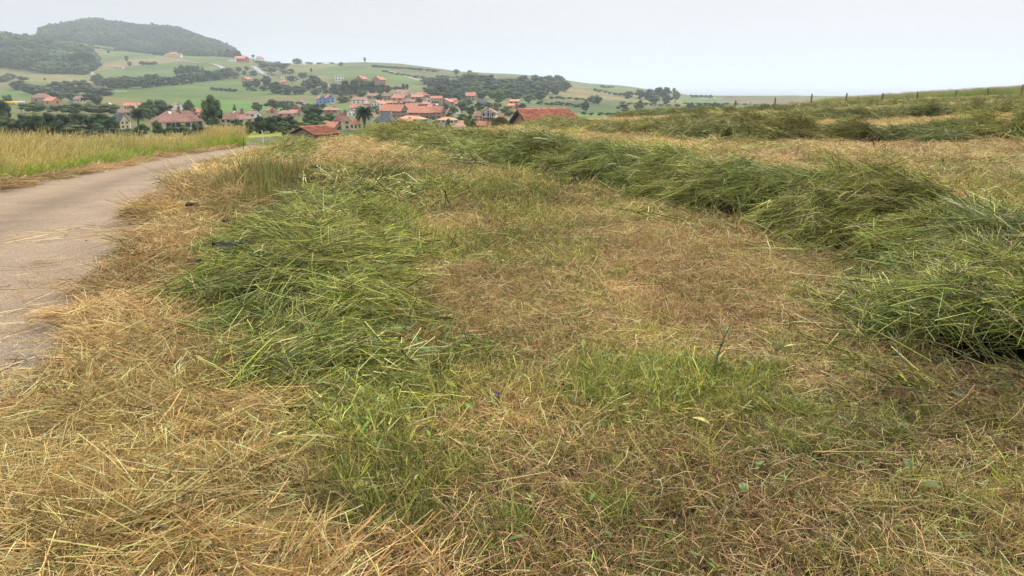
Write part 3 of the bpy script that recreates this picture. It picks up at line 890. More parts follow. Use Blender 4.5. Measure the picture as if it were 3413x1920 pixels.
M_CORE_SHADE = simple('packed_hay', (.018, .018, .010), .95, .35, 9, .8, 30)  # hay core coloured near black: shade of the hollows painted into it
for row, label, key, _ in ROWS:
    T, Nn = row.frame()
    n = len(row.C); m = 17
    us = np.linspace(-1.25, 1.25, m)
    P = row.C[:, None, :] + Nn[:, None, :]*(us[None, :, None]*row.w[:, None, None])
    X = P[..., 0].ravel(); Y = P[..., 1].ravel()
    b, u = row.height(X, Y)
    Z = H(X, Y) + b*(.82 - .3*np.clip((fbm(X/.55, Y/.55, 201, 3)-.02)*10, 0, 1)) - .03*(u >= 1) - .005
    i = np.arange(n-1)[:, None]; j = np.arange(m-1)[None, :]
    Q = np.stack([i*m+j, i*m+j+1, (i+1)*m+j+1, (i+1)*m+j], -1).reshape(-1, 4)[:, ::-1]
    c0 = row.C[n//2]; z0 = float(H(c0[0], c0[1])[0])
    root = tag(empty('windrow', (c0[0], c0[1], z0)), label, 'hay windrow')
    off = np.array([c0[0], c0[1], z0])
    me = fast_mesh('packed_core', np.stack([X, Y, Z], 1) - off, Q, None, M_CORE_SHADE, smooth=True)
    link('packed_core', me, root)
    # blades over it
    rmid = np.hypot(row.C[:, 0], row.C[:, 1])
    XS, YS, TS, FR = [], [], [], []
    for k in range(n):
        sc = min(max(rmid[k]/12, .8), 1.3)
        cnt = .3*2.3*row.w[k]*26/sc**2
        c = rng.poisson(cnt)
        uu = rng.uniform(-1.08, 1.08, c); ss = rng.uniform(-.15, .15, c)
        XS.append(row.C[k, 0] + Nn[k, 0]*uu*row.w[k] + T[k, 0]*ss); YS.append(row.C[k, 1] + Nn[k, 1]*uu*row.w[k] + T[k, 1]*ss)
        TS.append(np.full(c, math.atan2(T[k, 1], T[k, 0]))); FR.append(np.full(c, sc))
    X, Y, A, S = map(np.concatenate, (XS, YS, TS, FR))
    b, u = row.height(X, Y); keep = u < 1.12; X, Y, A, S, b, u = (q[keep] for q in (X, Y, A, S, b, u))
    fn = lambda x, y: H(x, y) + row.height(x, y)[0]
    z, N = normals(X, Y, fn, .10, .5)
    A = A + row.flow + .55 + fbm(X/.9, Y/.9, 91, 2)*2.0 + rng.normal(0, .5, len(X)) + (rng.random(len(X)) < .12)*rng.uniform(-1.5, 1.5, len(X))
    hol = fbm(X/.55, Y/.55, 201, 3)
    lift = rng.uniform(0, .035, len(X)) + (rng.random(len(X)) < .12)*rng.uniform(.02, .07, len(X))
    keep = (hol < np.where(np.hypot(X, Y) < 6.2, .09, .025)) | (rng.random(len(X)) < .25)  # blades thinned over hollows, baring the core with its painted-in shade
    X, Y, A, S, z, N, lift = (q[keep] for q in (X, Y, A, S, z, N, lift))
    N = N + rng.normal(0, .2, N.shape)
    v = fbm(X/.7, Y/.7, 15, 3)[:, None]
    tint = np.clip(1 + v*.7 + rng.normal(0, .08, (len(X), 1)), .4, 1.5)*np.array([1, 1, 1.0])
    hot = np.clip(fbm(X/1.6, Y/1.6, 17, 2)[:, None]*2, -1, 1)
    tint = tint*np.array([1.08, 1.0, .95])**(hot*2)
    scl = np.stack([S, S, np.minimum(S, 1.1)], 1)*rng.uniform(.8, 1.15, (len(X), 1))
    scatter('hay_blades', key, np.stack([X, Y, z+lift-.02], 1)-off, N, A, scl, tint, None, root)

# ------------------------------------------------------------------ mown field, straw verge, road litter, meadow
B_line = gpoly([(1120,1990),(1000,1800),(900,1560),(640,1190),(600,1080),(600,960),(640,860),(800,800),(770,720),(850,590),(905,520),(925,490)])
B_line = smooth(resample(np.vstack([[.0, .2], [-.35, .8], B_line]), .3), 4)
def fan(rmin, rmax, dens, sfun, amax=43.5):
    """jittered points over the view wedge, thinned as patches grow with distance"""
    out = []
    edges = np.exp(np.linspace(math.log(rmin), math.log(rmax), 24))
    for a, b in zip(edges[:-1], edges[1:]):
        s = sfun((a+b)/2); A = (b*b-a*a)*rad(amax); n = int(dens/s**2*A + rng.random())
        q = np.arange(n); o1, o2 = rng.random(2)            # evenly spread, no bare holes
        r = np.sqrt(a*a + (b*b-a*a)*((o1 + q*.7548776662) % 1)); t = -rad(amax) + 2*rad(amax)*((o2 + q*.5698402910) % 1)
        r = r + rng.normal(0, .03*s, n); t = t + rng.normal(0, .03*s, n)/r
        out.append(np.stack([r*np.sin(t), r*np.cos(t), np.full(n, s)], 1))
    return np.concatenate(out)
sfun = lambda r: min(max(r/6.5, .82), 2.3)
G = fan(.9, 62, 36, sfun)
X, Y, S = G.T
crestY = np.interp(np.arctan2(X, Y), [-.62, -.3, -.22, -.1, .05, .2, .35, .62], [36, 36, 34, 36, 40, 48, 58, 62])
k = Y < crestY; X, Y, S = X[k], Y[k], S[k]
dR = seg_dist(ER, X, Y); dL = seg_dist(EL, X, Y); dB = seg_dist(B_line, X, Y)
b, um = bump_all(X, Y)
z, N = normals(X, Y, H, .1, .9)
r = np.hypot(X, Y)
wig = fbm(X/.5, Y/.5, 61, 3)
on_road = (dR < np.interp(r, [2, 5, 12, 22, 34], [.22, .06, .02, .25, .45]) + wig*.35) & (dL > -.05)
left = dL < -.05
field = ~on_road & ~left
bnd = dB + wig*.9
isstraw = field & (bnd < 0)
mown = field & ~isstraw & (um > .95)
# how green the mown turf is: patches plus known greener places
g = .75*fbm(X/1.6, Y/1.6, 71, 4) + .5*fbm(X/.45, Y/.45, 72, 2)
pxx, pyy = project(X, Y, z)
def blob(cx, cy, rx, ry):
    x0, y0, _ = at(cx, cy); sx = rx*mpp(y0); sy = at(cx, cy-ry)[1]-y0
    return np.exp(-(((X-x0)/sx)**2 + ((Y-y0)/max(sy, .2))**2))
gb = .30*blob(2480,1330,380,190) + .3*blob(2200,1290,350,120) + .08*blob(1180,1560,320,260) + .2*blob(1350,650,420,60) + .25*blob(1650,700,300,60) \
   + .36*blob(2950,1700,700,300) + .06*blob(1200,1800,160,140) + .18*blob(3250,1500,350,250) + .14*blob(2050,1700,350,200) + .16*blob(1850,1300,150,60)
tanb = .35*blob(1800,1120,330,160) + .22*blob(1650,1350,200,100) + .12*blob(2300,1000,600,120) + .15*blob(1800,1500,200,170)
g = g + gb*.42 - tanb*.7 + .10 - .20*np.clip((r-9)/12, 0, 1)
q = rng.normal(0, .10, len(X))
isgreen = mown & (g+q > .23)
isolive = mown & ~isgreen & (g+q > -.03)
istan = mown & ~isgreen & ~isolive
yaw = rng.uniform(0, 2*math.pi, len(X))
Nj = N + rng.normal(0, .12, N.shape)
P = np.stack([X, Y, z-.006], 1)
tn = np.clip(1 + fbm(X/.7, Y/.7, 81, 4)[:, None]*1.3, .45, 1.6)*np.array([1, 1, 1.])
pink = np.clip(fbm(X/1.8, Y/1.8, 83, 3)[:, None]*2.5, -1, 1)
tn = tn*np.array([1.07, .95, 1.08])**pink
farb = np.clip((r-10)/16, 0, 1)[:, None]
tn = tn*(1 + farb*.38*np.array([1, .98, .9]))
scl = np.stack([S, S, np.minimum(S, 1.45)*(1.2+fbm(X/.5, Y/.5, 85, 2)*1.5)], 1)*rng.uniform(.8, 1.2, (len(X), 1))
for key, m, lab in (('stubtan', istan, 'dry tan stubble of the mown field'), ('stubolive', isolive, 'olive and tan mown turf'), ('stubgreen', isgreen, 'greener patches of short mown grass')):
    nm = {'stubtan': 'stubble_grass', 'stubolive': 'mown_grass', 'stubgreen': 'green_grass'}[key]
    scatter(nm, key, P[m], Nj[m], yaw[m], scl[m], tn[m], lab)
# straw verge
st = isstraw & (um > .6)
flow = np.where(dB < -1.0, .3, .9) + fbm(X/.8, Y/.8, 95, 3)*3
lump = fbm(X/.35, Y/.35, 96, 2)
Ps = np.stack([X, Y, z + np.clip(lump, 0, 1)*.06 - .006], 1)
up = st & (fbm(X/.5, Y/.5, 97, 2) > .17)
far_v = np.clip((r-4)/10, 0, 1)[:, None]
ts = tn*(1.0 - .05*far_v)
scatter('dry_straw', 'straw', Ps[st], (N+rng.normal(0, .2, N.shape))[st], flow[st]+rng.normal(0, .5, st.sum()), scl[st]*np.array([1, 1, 1.1]), ts[st], 'pale dry straw lying along the road verge')
scatter('straw_stubble', 'strawup', P[up], Nj[up], yaw[up], scl[up], ts[up], 'upright clumps of pale straw stubble')
# second, denser pass right by the camera
near2 = st & (r < 6) & (rng.random(len(X)) < .8)
Pn = Ps[near2] + np.concatenate([rng.uniform(-.2, .2, (near2.sum(), 2)), np.full((near2.sum(), 1), .02)], 1)
scatter('loose_straw', 'straw', Pn, (N+rng.normal(0, .12, N.shape))[near2], flow[near2]+rng.normal(0, .4, near2.sum()), scl[near2], ts[near2], 'loose straw piled over the near verge')
# litter on the road edge
lit = (dR < .1) & (dR > -.8) & (dL > 0) & (r < 12)
pr = np.clip(1.05 + dR/1.0, 0, 1)**1.5*np.clip((9-r)/5, .12, 1)
lit &= rng.random(len(X)) < pr*.28
Pl = np.stack([X, Y, z + .012], 1)
scatter('road_litter', 'strawthin', Pl[lit], N[lit], .25+rng.normal(0, .5, lit.sum()), scl[lit]*np.array([1, 1, .8]), ts[lit], 'stray straw scattered over the road edge')
heap = (dR < .05) & (dR > -.55) & (r < 5.0) & (fbm(X/.4, Y/.4, 99, 2)*.9 + dR*.6 > .12)
scatter('straw_drift', 'straw', P[heap], N[heap], .2+rng.normal(0, .4, heap.sum()), scl[heap]*np.array([1, 1, .55]), ts[heap], 'drifts of straw blown onto the road edge')
# dry litter strip on the far side
vg = (dL < .06 + wig*.3) & (dL > -.42)
scatter('verge_litter', 'straw', P[vg], Nj[vg], yaw[vg], scl[vg]*np.array([1, 1, .7]), ts[vg]*np.array([.72, .68, .72]), 'brown dry grass strip between road and meadow')
# cut grass scattered thinly round the rows
thin = field & (um > .85) & (um < 1.7) & (rng.random(len(X)) < .38*np.exp(-(um-1)*2.2))
thin |= field & ((blob(1120,650,260,50) + blob(1500,650,260,50)*.8 + blob(1080,1400,130,200)*.8 + blob(1450,1190,220,110) + blob(640,950,120,40)*.6)*(.8+fbm(X/.6, Y/.6, 98, 2)*1.6) > .35+rng.random(len(X))*.6)
scatter('scattered_hay', 'haythin', P[thin] + [0, 0, .02], Nj[thin], (.5+flow)[thin], scl[thin], tn[thin], 'thin scatter of cut green grass beside the rows')

# tall meadow left of the road
G = fan(7, 48, 10, lambda r: min(max(r/16, .9), 1.6))
X, Y, S = G.T
dL = seg_dist(EL, X, Y); z, N = normals(X, Y, H, .2)
band = (dL < -.45) & (Y > 6)
pxx, _ = project(X, Y, z)
keep = band & (pxx < 870) & (Y < np.interp(pxx, [0, 450, 650, 800, 900], [32, 34, 40, 46, 48])) & (rng.random(len(X)) < np.where(dL > -2.2, 1.0, .75))
X, Y, S, z, dL, pxx = (q[keep] for q in (X, Y, S, z, dL, pxx))
n = len(X)
hgt = np.clip(.5 + (-dL-.45)*.4, .45, 1.0)*np.interp(pxx, [0, 500, 700], [1, .95, .8])*(1+fbm(X/2.5, Y/2.5, 111, 3)*.4)
hgt = hgt*rng.uniform(.75, 1.25, n)*1.04
hgt = np.where((pxx > 690) & (pxx < 850) & (dL > -4), np.clip(hgt, .9, 1)*1.45, hgt)
hgt = np.where(pxx > 850, hgt*.5, hgt)
v = fbm(X/2, Y/2, 113, 3)[:, None]
tint = np.array([1.12, 1.08, .88])*(1+v*.6)*np.array([1.07, 1.0, 1.02])**np.clip(v*4, -1, 1)
scatter('meadow_grass', 'meadow', np.stack([X, Y, z], 1), np.tile([0, 0, 1.], (n, 1)) + rng.normal(0, .07, (n, 3)), rng.normal(0, .5, n),
        np.stack([S, S, hgt], 1), tint, 'tall uncut meadow grass left of the road, green below and tan seed heads above')
edge = (dL > -1.0)
scatter('meadow_edge', 'tuft', np.stack([X, Y, z], 1)[edge], np.tile([0, 0, 1.], (edge.sum(), 1)), rng.uniform(0, 6.28, edge.sum()), np.stack([S*1.3, S*1.3, S*.7], 1)[edge],
        np.array([1.0, 1.5, .55])*np.ones((edge.sum(), 1)), 'bright green grass edge of the meadow')
# seeding grass behind the fence
X, Y, T_, q_ = [], [], [], []
for _ in range(1500):
    px = rng.uniform(2615, 3560); u_ = rng.random()
    Yf = np.interp(px, [2600, 2706, 3060, 3413, 3600], [54, 54, 55, 56, 56]) + u_*7
    x = (px-SW/2)/F/cP*Yf
    X.append(x); Y.append(Yf); T_.append(u_); q_.append(px)
X, Y, T_, q_ = map(np.array, (X, Y, T_, q_)); z = H(X, Y); n = len(X)
hs = np.interp(q_, [2615, 2680, 2900, 3413], [.4, .65, .72, .8])*rng.uniform(.6, 1.15, n)
tint = (np.array([.62, .82, .6])*(T_ < .3)[:, None] + np.array([.95, .86, 1.0])*(T_ >= .3)[:, None])*(1 + fbm(X/3, Y/3, 117, 3)[:, None]*.4)
scatter('fence_grass', 'meadow', np.stack([X, Y, z-.05], 1), np.tile([0, 0, 1.], (n, 1))+rng.normal(0, .05, (n, 3)), rng.normal(0, .5, n), np.stack([np.full(n, 1.3), np.full(n, 1.3), hs], 1), tint,
        'tall seeding grass behind the wooden fence')
# standing tufts on the verge near the road edge
V_ = []
for px, py, sc, c in [(800,690,.9,12),(870,650,1.05,16),(900,620,1.05,14),(940,630,.9,10),(830,730,.75,10),(1000,615,.55,5),(780,670,.8,8),(1270,590,.45,4),(905,700,.6,8),(760,700,.6,6)]:
    x, y, zz = at(px, py)
    for i in range(c): V_.append((x+rng.normal(0, .28), y+rng.normal(0, .3), sc*rng.uniform(.6, 1.15)))
V_ = np.array(V_)
scatter('standing_tufts', 'tuft', np.stack([V_[:, 0], V_[:, 1], H(V_[:, 0], V_[:, 1])], 1), np.tile([0, 0, 1.], (len(V_), 1)), rng.uniform(0, 6.28, len(V_)), V_[:, 2]*1.1,
        np.array([.85, .72, .8])*np.ones((len(V_), 3)), 'uncut upright grass tufts left standing on the verge')
V_ = []
for px, py, c, s_ in [(2480,1330,9,.22),(2420,1270,6,.2),(1850,1300,5,.12),(1560,700,5,.25),(1160,665,5,.2),(1380,610,4,.25),(1260,1480,2,.14),(1080,1420,2,.15),(2650,1400,4,.2),(1100,630,4,.15),(940,640,4,.15),(2250,680,3,.15),(2000,1690,4,.15),(2900,700,2,.2),(1240,1700,3,.12)]:
    x, y, zz = at(px, py)
    for i in range(c): V_.append((x+rng.normal(0, s_), y+rng.normal(0, s_), rng.uniform(.3, .6)))
V_ = np.array(V_)
scatter('green_tufts', 'greentuft', np.stack([V_[:, 0], V_[:, 1], surf(V_[:, 0], V_[:, 1])], 1), np.tile([0, 0, 1.], (len(V_), 1)), rng.uniform(0, 6.28, len(V_)), V_[:, 2],
        np.ones((len(V_), 3)), 'dark green regrowing grass tufts in the mown field')

# ------------------------------------------------------------------ trees
def ico(sub=1):
    import bmesh
    bm = bmesh.new(); bmesh.ops.create_icosphere(bm, subdivisions=sub, radius=1.0)
    V = np.array([v.co[:] for v in bm.verts]); T = np.array([[v.index for v in f.verts] for f in bm.faces]); bm.free()
    return V, T
ICO1, ICO2 = ico(1), ico(2)
def crown(shape, nl, nleaf, leaf, pal, z0=.22, seed=0):
    """crown of a tree of height 1 and width 1: lobes of foliage covered in small leaf clumps"""
    g = np.random.default_rng(seed)
    V, T, C = [], [], []; off = 0
    lob = []
    while len(lob) < nl:
        p = g.uniform(-1, 1, 3)
        if p@p > 1: continue
        h = (p[2]+1)/2
        if shape == 'round': wr = 1.0
        elif shape == 'cone': wr = max(1.05-h*.95, .12)
        elif shape == 'dome': wr = math.sqrt(max(1-h*h, .03)); 
        elif shape == 'column': wr = .8
        else: wr = 1.0
        if shape in ('dome', 'cone'): p[:2] *= wr*1.1
        rad_ = g.uniform(.11, .19)*(1.0 if shape != 'cone' else .75*max(1.15-h, .35))
        c = np.array([p[0]*(.5-rad_*.7), p[1]*(.5-rad_*.7), z0 + (1-z0-.14)*h*.98 + .06])
        lob.append((c, rad_, g.uniform(.75, 1.3)))
    pal = np.array(pal, float)
    for c, r, s in lob:
        v = ICO2[0]*(1+g.normal(0, .09, (len(ICO2[0]), 1)))*r*np.array([1, 1, .85])*.9 + c
        base = pal[g.integers(len(pal))]*s
        V.append(v); T.append(ICO2[1]+off); C.append(np.tile(base, (len(v), 1))*g.uniform(.8, 1.1, (len(v), 1))); off += len(v)
    k = nleaf//nl
    for c, r, s in lob:
        d = unit(g.normal(size=(k, 3))); d[:, 2] = np.where(d[:, 2] < -.35, -d[:, 2], d[:, 2])
        p = c + d*r*np.array([1, 1, .9])*g.uniform(.88, 1.24, (k, 1))
        a = unit(np.cross(d, g.normal(size=(k, 3)))); b = np.cross(d, a); a = unit(a + d*g.normal(0, .5, (k, 1)))
        sz = leaf*g.uniform(.6, 1.3, (k, 1))
        q = np.stack([p-a*sz-b*sz*.6, p+a*sz*.2-b*sz*.8, p+a*sz+b*sz*.6], 1).reshape(-1, 3)
        col = pal[g.integers(len(pal), size=k)]*s*g.uniform(.6, 1.5, (k, 1))
        V.append(q); T.append(np.arange(3*k).reshape(k, 3)+off); C.append(np.repeat(col, 3, 0)); off += 3*k
    return np.concatenate(V), np.concatenate(T), np.clip(np.concatenate(C), .004, .5)
LG = [(.055,.09,.028),(.085,.125,.04),(.035,.065,.024),(.12,.16,.05)]
LD = [(.035,.06,.026),(.05,.08,.032),(.02,.038,.018),(.075,.105,.04)]
LO = [(.12,.14,.05),(.15,.16,.06),(.09,.115,.04)]
LL = [(.085,.15,.04),(.11,.18,.05),(.065,.12,.035)]
CROWNS = {}
def proto(kind, k, *a):
    out = []
    for i in range(k):
        V, T, C = crown(*a, seed=100*len(CROWNS)+i)
        out.append(fast_mesh(f'{kind}_crown', V, T, C, M_LEAF))
    CROWNS[kind] = out
proto('dark', 4, 'round', 26, 2600, .030, LD, .02)
proto('round', 4, 'round', 26, 2600, .030, LG, .04)
proto('light', 3, 'round', 24, 2400, .030, LL, .05)
proto('olive', 3, 'round', 22, 2200, .030, LO, .05)
proto('bush', 4, 'dome', 22, 1900, .038, LD, .0)
proto('greenbush', 3, 'dome', 22, 1900, .038, LG, .0)
proto('conifer', 3, 'cone', 34, 2200, .028, LD, .03)
proto('thin', 3, 'round', 15, 800, .026, LO, .22)
trunk_me = {}
def trunk_mesh():
    mb = MB()
    mb.tube([(0,0,-.06),(0,0,.12),(.01,0,.3),(.0,.01,.5),(.01,0,.72)], [.035,.028,.022,.016,.006], 7)
    for a in range(4):
        t = a*1.57+.4; mb.tube([(0,0,.22+.05*a),(.13*math.cos(t),.13*math.sin(t),.38+.05*a),(.24*math.cos(t),.24*math.sin(t),.5+.06*a)], [.015,.010,.004], 5)
    me = bpy.data.meshes.new('trunk'); me.from_pydata(mb.v, [], mb.f); me.materials.append(M_BARK); return me
TRUNK = trunk_mesh()
NAMES = {'dark': 'tree', 'round': 'tree', 'light': 'tree', 'olive': 'olive_bush', 'bush': 'bush', 'greenbush': 'bush', 'conifer': 'conifer_tree', 'thin': 'tree'}
def place(px, base, top, Y=None):
    if Y is None: X, Y, z = at(px, base, 62)
    else:
        X = pt(px, base, Y)[0]; z = float(H(X, Y)[0])
    ztop = pt(px, top, Y)[2]
    return X, Y, z, max(ztop - z, 1.0)
def tree(px, base, top, wpx, kind, label, group=None, Y=None, tint=1.0, turn=None):
    if callable(label): label, group = label(px, base), group
    X, Y, z, h = place(px, base, top, Y)
    w = wpx*mpp(Y)
    rz = random.uniform(0, 6.28) if turn is None else turn
    t = tint*random.uniform(.85, 1.15)
    colr = (t*random.uniform(.93, 1.07), t, t*random.uniform(.9, 1.1), 1)
    me = random.choice(CROWNS[kind])
    cat = 'bush' if 'bush' in kind or kind == 'olive' else 'tree'
    if cat == 'bush':
        o = link(NAMES[kind], me); o.location = (X, Y, z-.02*h); o.scale = (w, w, h*1.02); o.rotation_euler.z = rz; o.color = colr
        tag(o, label, cat, group); return o
    root = tag(empty(NAMES[kind], (X, Y, z), rz), label, cat, group)
    c = link('crown', me, root); c.scale = (w, w, h); c.color = colr
    k = link('trunk', TRUNK, root); k.scale = (h, h, h)
    return root

# ---- individually recognisable trees
T1 = [
 (15,420,330,62,'dark','dark tree at the far left edge beside the yellow wrapped bales'),
 (30,456,388,84,'round','broad green tree behind the meadow in the far left corner'),
 (268,458,413,118,'olive','olive green rounded bush in front of the dark tree belt'),
 (713,432,321,80,'round','large dense dark green tree standing between the two hip-roofed houses'),
 (634,390,334,44,'round','mid green tree directly left of the large dense tree'),
 (783,375,344,20,'conifer','small pointed conifer behind the right hip-roofed house'),
 (857,368,340,42,'dark','dark round tree at the edge of the bright green field'),
 (953,372,334,42,'light','pale green tree standing in front of the dark village hedge'),
 (1047,418,350,80,'dark','large dark drooping tree behind the stone hut'),
 (1103,418,372,56,'light','light green tree beside the large dark drooping tree'),
 (1008,438,402,64,'light','pale green pine-like tree left of the stone hut roof'),
 (945,455,418,40,'round','small round bush beside the road end and pale green meadow'),
 (1137,219,207,22,'dark','single round bush on the ridge left of the thin mast'),
 (1037,240,227,12,'dark','single small tree alone on the green ridge slope'),
 (1560,295,229,74,'thin','tall pale eucalyptus tree rising above the village wood'),
 (1520,248,231,30,'dark','small dark tree on the skyline left of the tall eucalyptus'),
 (1662,345,293,52,'light','light green round tree at the front of the village wood'),
 (1762,345,308,50,'light','light green round tree above the red barn roof'),
 (1982,346,316,52,'dark','dark spreading tree alone on the olive hillside'),
 (1952,370,334,34,'round','narrow grey green tree below the dark spreading tree'),
 (2078,370,345,50,'bush','wide dark bush on the lower right hillside'),
 (2129,374,333,38,'round','pale grey green tree at the right end of the hillside'),
 (422,205,184,14,'dark','small round tree alone in the upper left pasture'),
 (433,220,203,18,'dark','second small round tree just above the white ruined shed'),
 (362,178,166,12,'dark','small round bush beside the upper pasture road'),
 (150,268,259,8,'dark','tiny single tree in the brown pasture at left'),
 (1345,300,278,16,'dark','dark slim tree behind the long dark hedge above the village'),
 (1358,300,279,14,'dark','second dark slim tree at the end of the long dark hedge'),
 (1485,368,345,32,'round','round tree beside the brown stone barn in the village'),
 (1395,348,326,26,'dark','small dark tree beside the white gabled village cottage'),
 (1215,198,190,10,'dark','tiny bush near the mast on the ridge'),
]
for t in T1: tree(*t)
tree(1565,437,371,48,'thin','sparse young tree in front of the pink village house', Y=75, tint=.9)
tree(1310,436,400,54,'bush','dark bush in front of the grey slate roof', Y=110)
tree(1345,433,410,40,'bush','low dark bush beside the slate roof gable', Y=108)
tree(1455,432,400,50,'greenbush','green bush between the grey corrugated shed and the pink house', Y=100)
tree(1495,436,398,40,'bush','dark narrow bush left of the pink village house', Y=98)
tree(1560,436,402,30,'greenbush','leafy green bush under the sparse young tree', Y=73)

def by(stem, xs, names, ys=None, rows=('upper', 'lower')):
    """label that says where in a group a tree stands: nearest landmark, and row"""
    def f(px, py):
        n = names[sum(px > x for x in xs)]
        return f"{stem} {n}" if ys is None else f"{rows[sum(py > y for y in (ys if isinstance(ys, tuple) else (ys,)))]} {stem} {n}"
    return f
def cluster(lst, label, group, Y=None):
    for t in lst: tree(*t[:5], label, group, Y=Y, tint=t[5] if len(t) > 5 else 1.0)
cluster([(85,456,380,66,'dark'),(125,457,376,70,'dark'),(172,457,374,70,'dark'),(215,457,378,70,'dark'),(258,440,370,64,'dark'),(300,438,376,66,'dark'),(342,440,372,68,'dark'),(372,446,384,60,'dark'),(150,458,405,80,'bush'),(230,458,410,80,'bush'),(330,458,412,70,'bush')],
        by('evergreen of the dark belt', (110,190,240,280,325,358), ('at its left end', 'left of the olive bush', 'behind the left of the olive bush', 'behind the olive bush', 'right of the olive bush', 'near the slate-roofed house', 'touching the slate-roofed house'), 450, ('rear', 'front')), 'dark evergreen belt behind the meadow')
cluster([(385,457,422,52,'bush'),(428,457,425,52,'bush'),(478,455,414,58,'bush'),(527,452,401,38,'greenbush'),(570,454,420,52,'bush'),(615,452,416,52,'greenbush'),(662,452,405,56,'bush'),(695,452,420,44,'bush'),(740,452,425,46,'bush'),(787,445,392,52,'bush'),(832,450,402,40,'greenbush'),(868,446,386,54,'dark'),(902,444,384,54,'dark'),(545,452,430,60,'bush'),(640,452,432,60,'greenbush')],
        by('shrub', (410,500,550,600,650,700,760,810,850), ('under the slate-roofed house', 'right of the slate-roofed house', 'at the left corner of the first hip-roofed house', 'in front of the first hip-roofed house', 'before the wing of the first hip-roofed house', 'left under the dense tree', 'right under the dense tree', 'before the second hip-roofed house', 'right of the second hip-roofed house', 'above the pale green meadow'), 451, ('rear', 'front')), 'shrubs in front of the hip-roofed houses')
cluster([(112,378,336,92,'round'),(195,380,345,90,'olive'),(255,382,342,80,'round'),(320,380,342,100,'olive'),(372,380,348,62,'round'),(500,398,334,66,'round'),(543,394,332,70,'dark'),(478,402,352,64,'round'),(590,400,368,50,'bush'),(440,380,352,40,'round'),(580,392,372,60,'round')],
        by('grey green garden tree', (150,220,290,350,420,490,560), ('below the brown farmhouse', 'right of the brown farmhouse', 'below the small cream cottage', 'right of the cream cottage', 'near the parked white van', 'above the slate house', 'beside the orange-roofed cottages', 'below the white gabled house')), 'garden trees at left')
cluster([(68,300,268,66,'dark'),(125,315,280,76,'dark'),(190,304,270,58,'dark'),(222,296,267,36,'dark'),(265,307,264,80,'dark'),(340,320,290,80,'dark'),(200,335,303,40,'round'),(250,342,305,60,'round'),(310,352,310,68,'dark'),(25,345,312,34,'round'),(290,325,285,70,'dark'),(150,322,288,60,'round'),(175,340,300,50,'dark'),(95,310,276,50,'dark'),(230,325,290,60,'dark')],
        by('dark valley grove tree', (90,140,190,240,290), ('at its left end', 'above the brown farmhouse', 'above the salmon barn', 'above the white car', 'above the small cream cottage', 'beside the pale green bales'), (303,318), ('back', 'middle', 'front')), 'valley grove above the left houses')
def row(pl, n, h, w, kinds, label, group, jit=3, Y=None, tint=1.0):
    P = np.array(pl, float); s = arcl(P); 
    for i in range(n):
        t = (i+.5)/n*s[-1]; x = np.interp(t, s, P[:, 0]) + random.uniform(-jit, jit); b = np.interp(t, s, P[:, 1]) + random.uniform(-1, 1)
        tree(x, b, b - h*random.uniform(.75, 1.15), w*random.uniform(1.0, 1.6), random.choice(kinds), label, group, Y=Y, tint=tint)
row([(318,282),(380,297),(450,295),(550,287),(650,276),(740,264),(776,252)], 24, 36, 34, ['dark','dark','round'], by('tree in the long hedgerow', (340,360,420,440,480,500,540,560,600,630,660,690,720,745), ('at its left end', 'beside the farm track', 'behind the slim pole', 'right of the slim pole', 'just left of the forked pylon', 'touching the forked pylon', 'right of the forked pylon', 'left of the short pale track', 'under the short pale track', 'left below the conifer grove', 'below the conifer grove', 'right of the conifer grove', 'under the end of the hillside road', 'near its upper right end', 'at its upper right tip')), 'long hedgerow trees')
row([(340,272),(440,272),(530,262)], 8, 18, 30, ['dark','round'], 'small tree along the upper side of the long hedgerow', 'upper hedgerow trees')
row([(588,250),(630,247),(678,243)], 9, 30, 20, ['conifer','dark'], 'dark tree in the compact conifer grove on the slope', 'conifer grove')
row([(470,217),(518,216)], 4, 13, 20, ['bush'], 'low dark bush on the brown pasture below the hill', 'bushes on the brown pasture')
row([(703,302),(790,305)], 6, 11, 16, ['bush','dark'], 'small bush in the hedge crossing the bright green field', 'field hedge bushes')
cluster([(795,239,222,22,'dark'),(822,234,219,20,'dark'),(815,249,235,16,'dark'),(847,252,235,32,'round'),(787,262,240,32,'round'),(770,250,238,24,'dark')], 'dark tree between the two bends of the hillside road', 'trees between the road bends')
cluster([(825,292,267,38,'dark'),(855,290,261,32,'dark'),(888,288,251,44,'dark'),(915,292,270,38,'round'),(935,300,275,40,'dark'),(930,312,290,44,'round'),(880,303,285,44,'bush'),(840,304,290,40,'bush'),(960,305,282,34,'dark'),(985,315,288,36,'round')],
        'dark tree in the clump below the orange hillside cottage', 'clump below the hillside cottage')
cluster([(882,226,203,50,'round'),(922,228,208,44,'dark'),(905,250,218,64,'thin'),(945,232,210,40,'dark'),(965,256,225,60,'thin'),(990,211,195,38,'round'),(925,212,204,24,'dark'),(860,212,202,30,'bush'),(1010,262,240,40,'round'),(975,275,250,40,'round')],
        'hazy tree on the saddle right of the wooded hill', 'trees on the saddle')
cluster([(857,370,352,30,'bush'),(908,370,331,52,'dark'),(948,374,336,50,'dark'),(965,382,350,36,'bush'),(925,434,384,60,'dark'),(968,434,386,64,'dark'),(1020,384,346,42,'round'),(1060,434,392,60,'round'),(945,440,400,50,'round'),(985,430,410,60,'bush'),(890,440,400,50,'dark'),(1035,430,400,40,'dark')],
        by('dark garden tree', (930,960,1000), ('left of the road end meadow', 'above the pale green meadow', 'behind the pale pine-like tree', 'just left of the stone hut'), (395,433), ('upper', 'middle', 'lower')), 'garden trees left of the stone hut')
row([(905,352),(960,358),(1020,362),(1085,364)], 11, 22, 24, ['bush','dark'], 'dark bush in the straight hedge behind the village', 'straight village hedge')
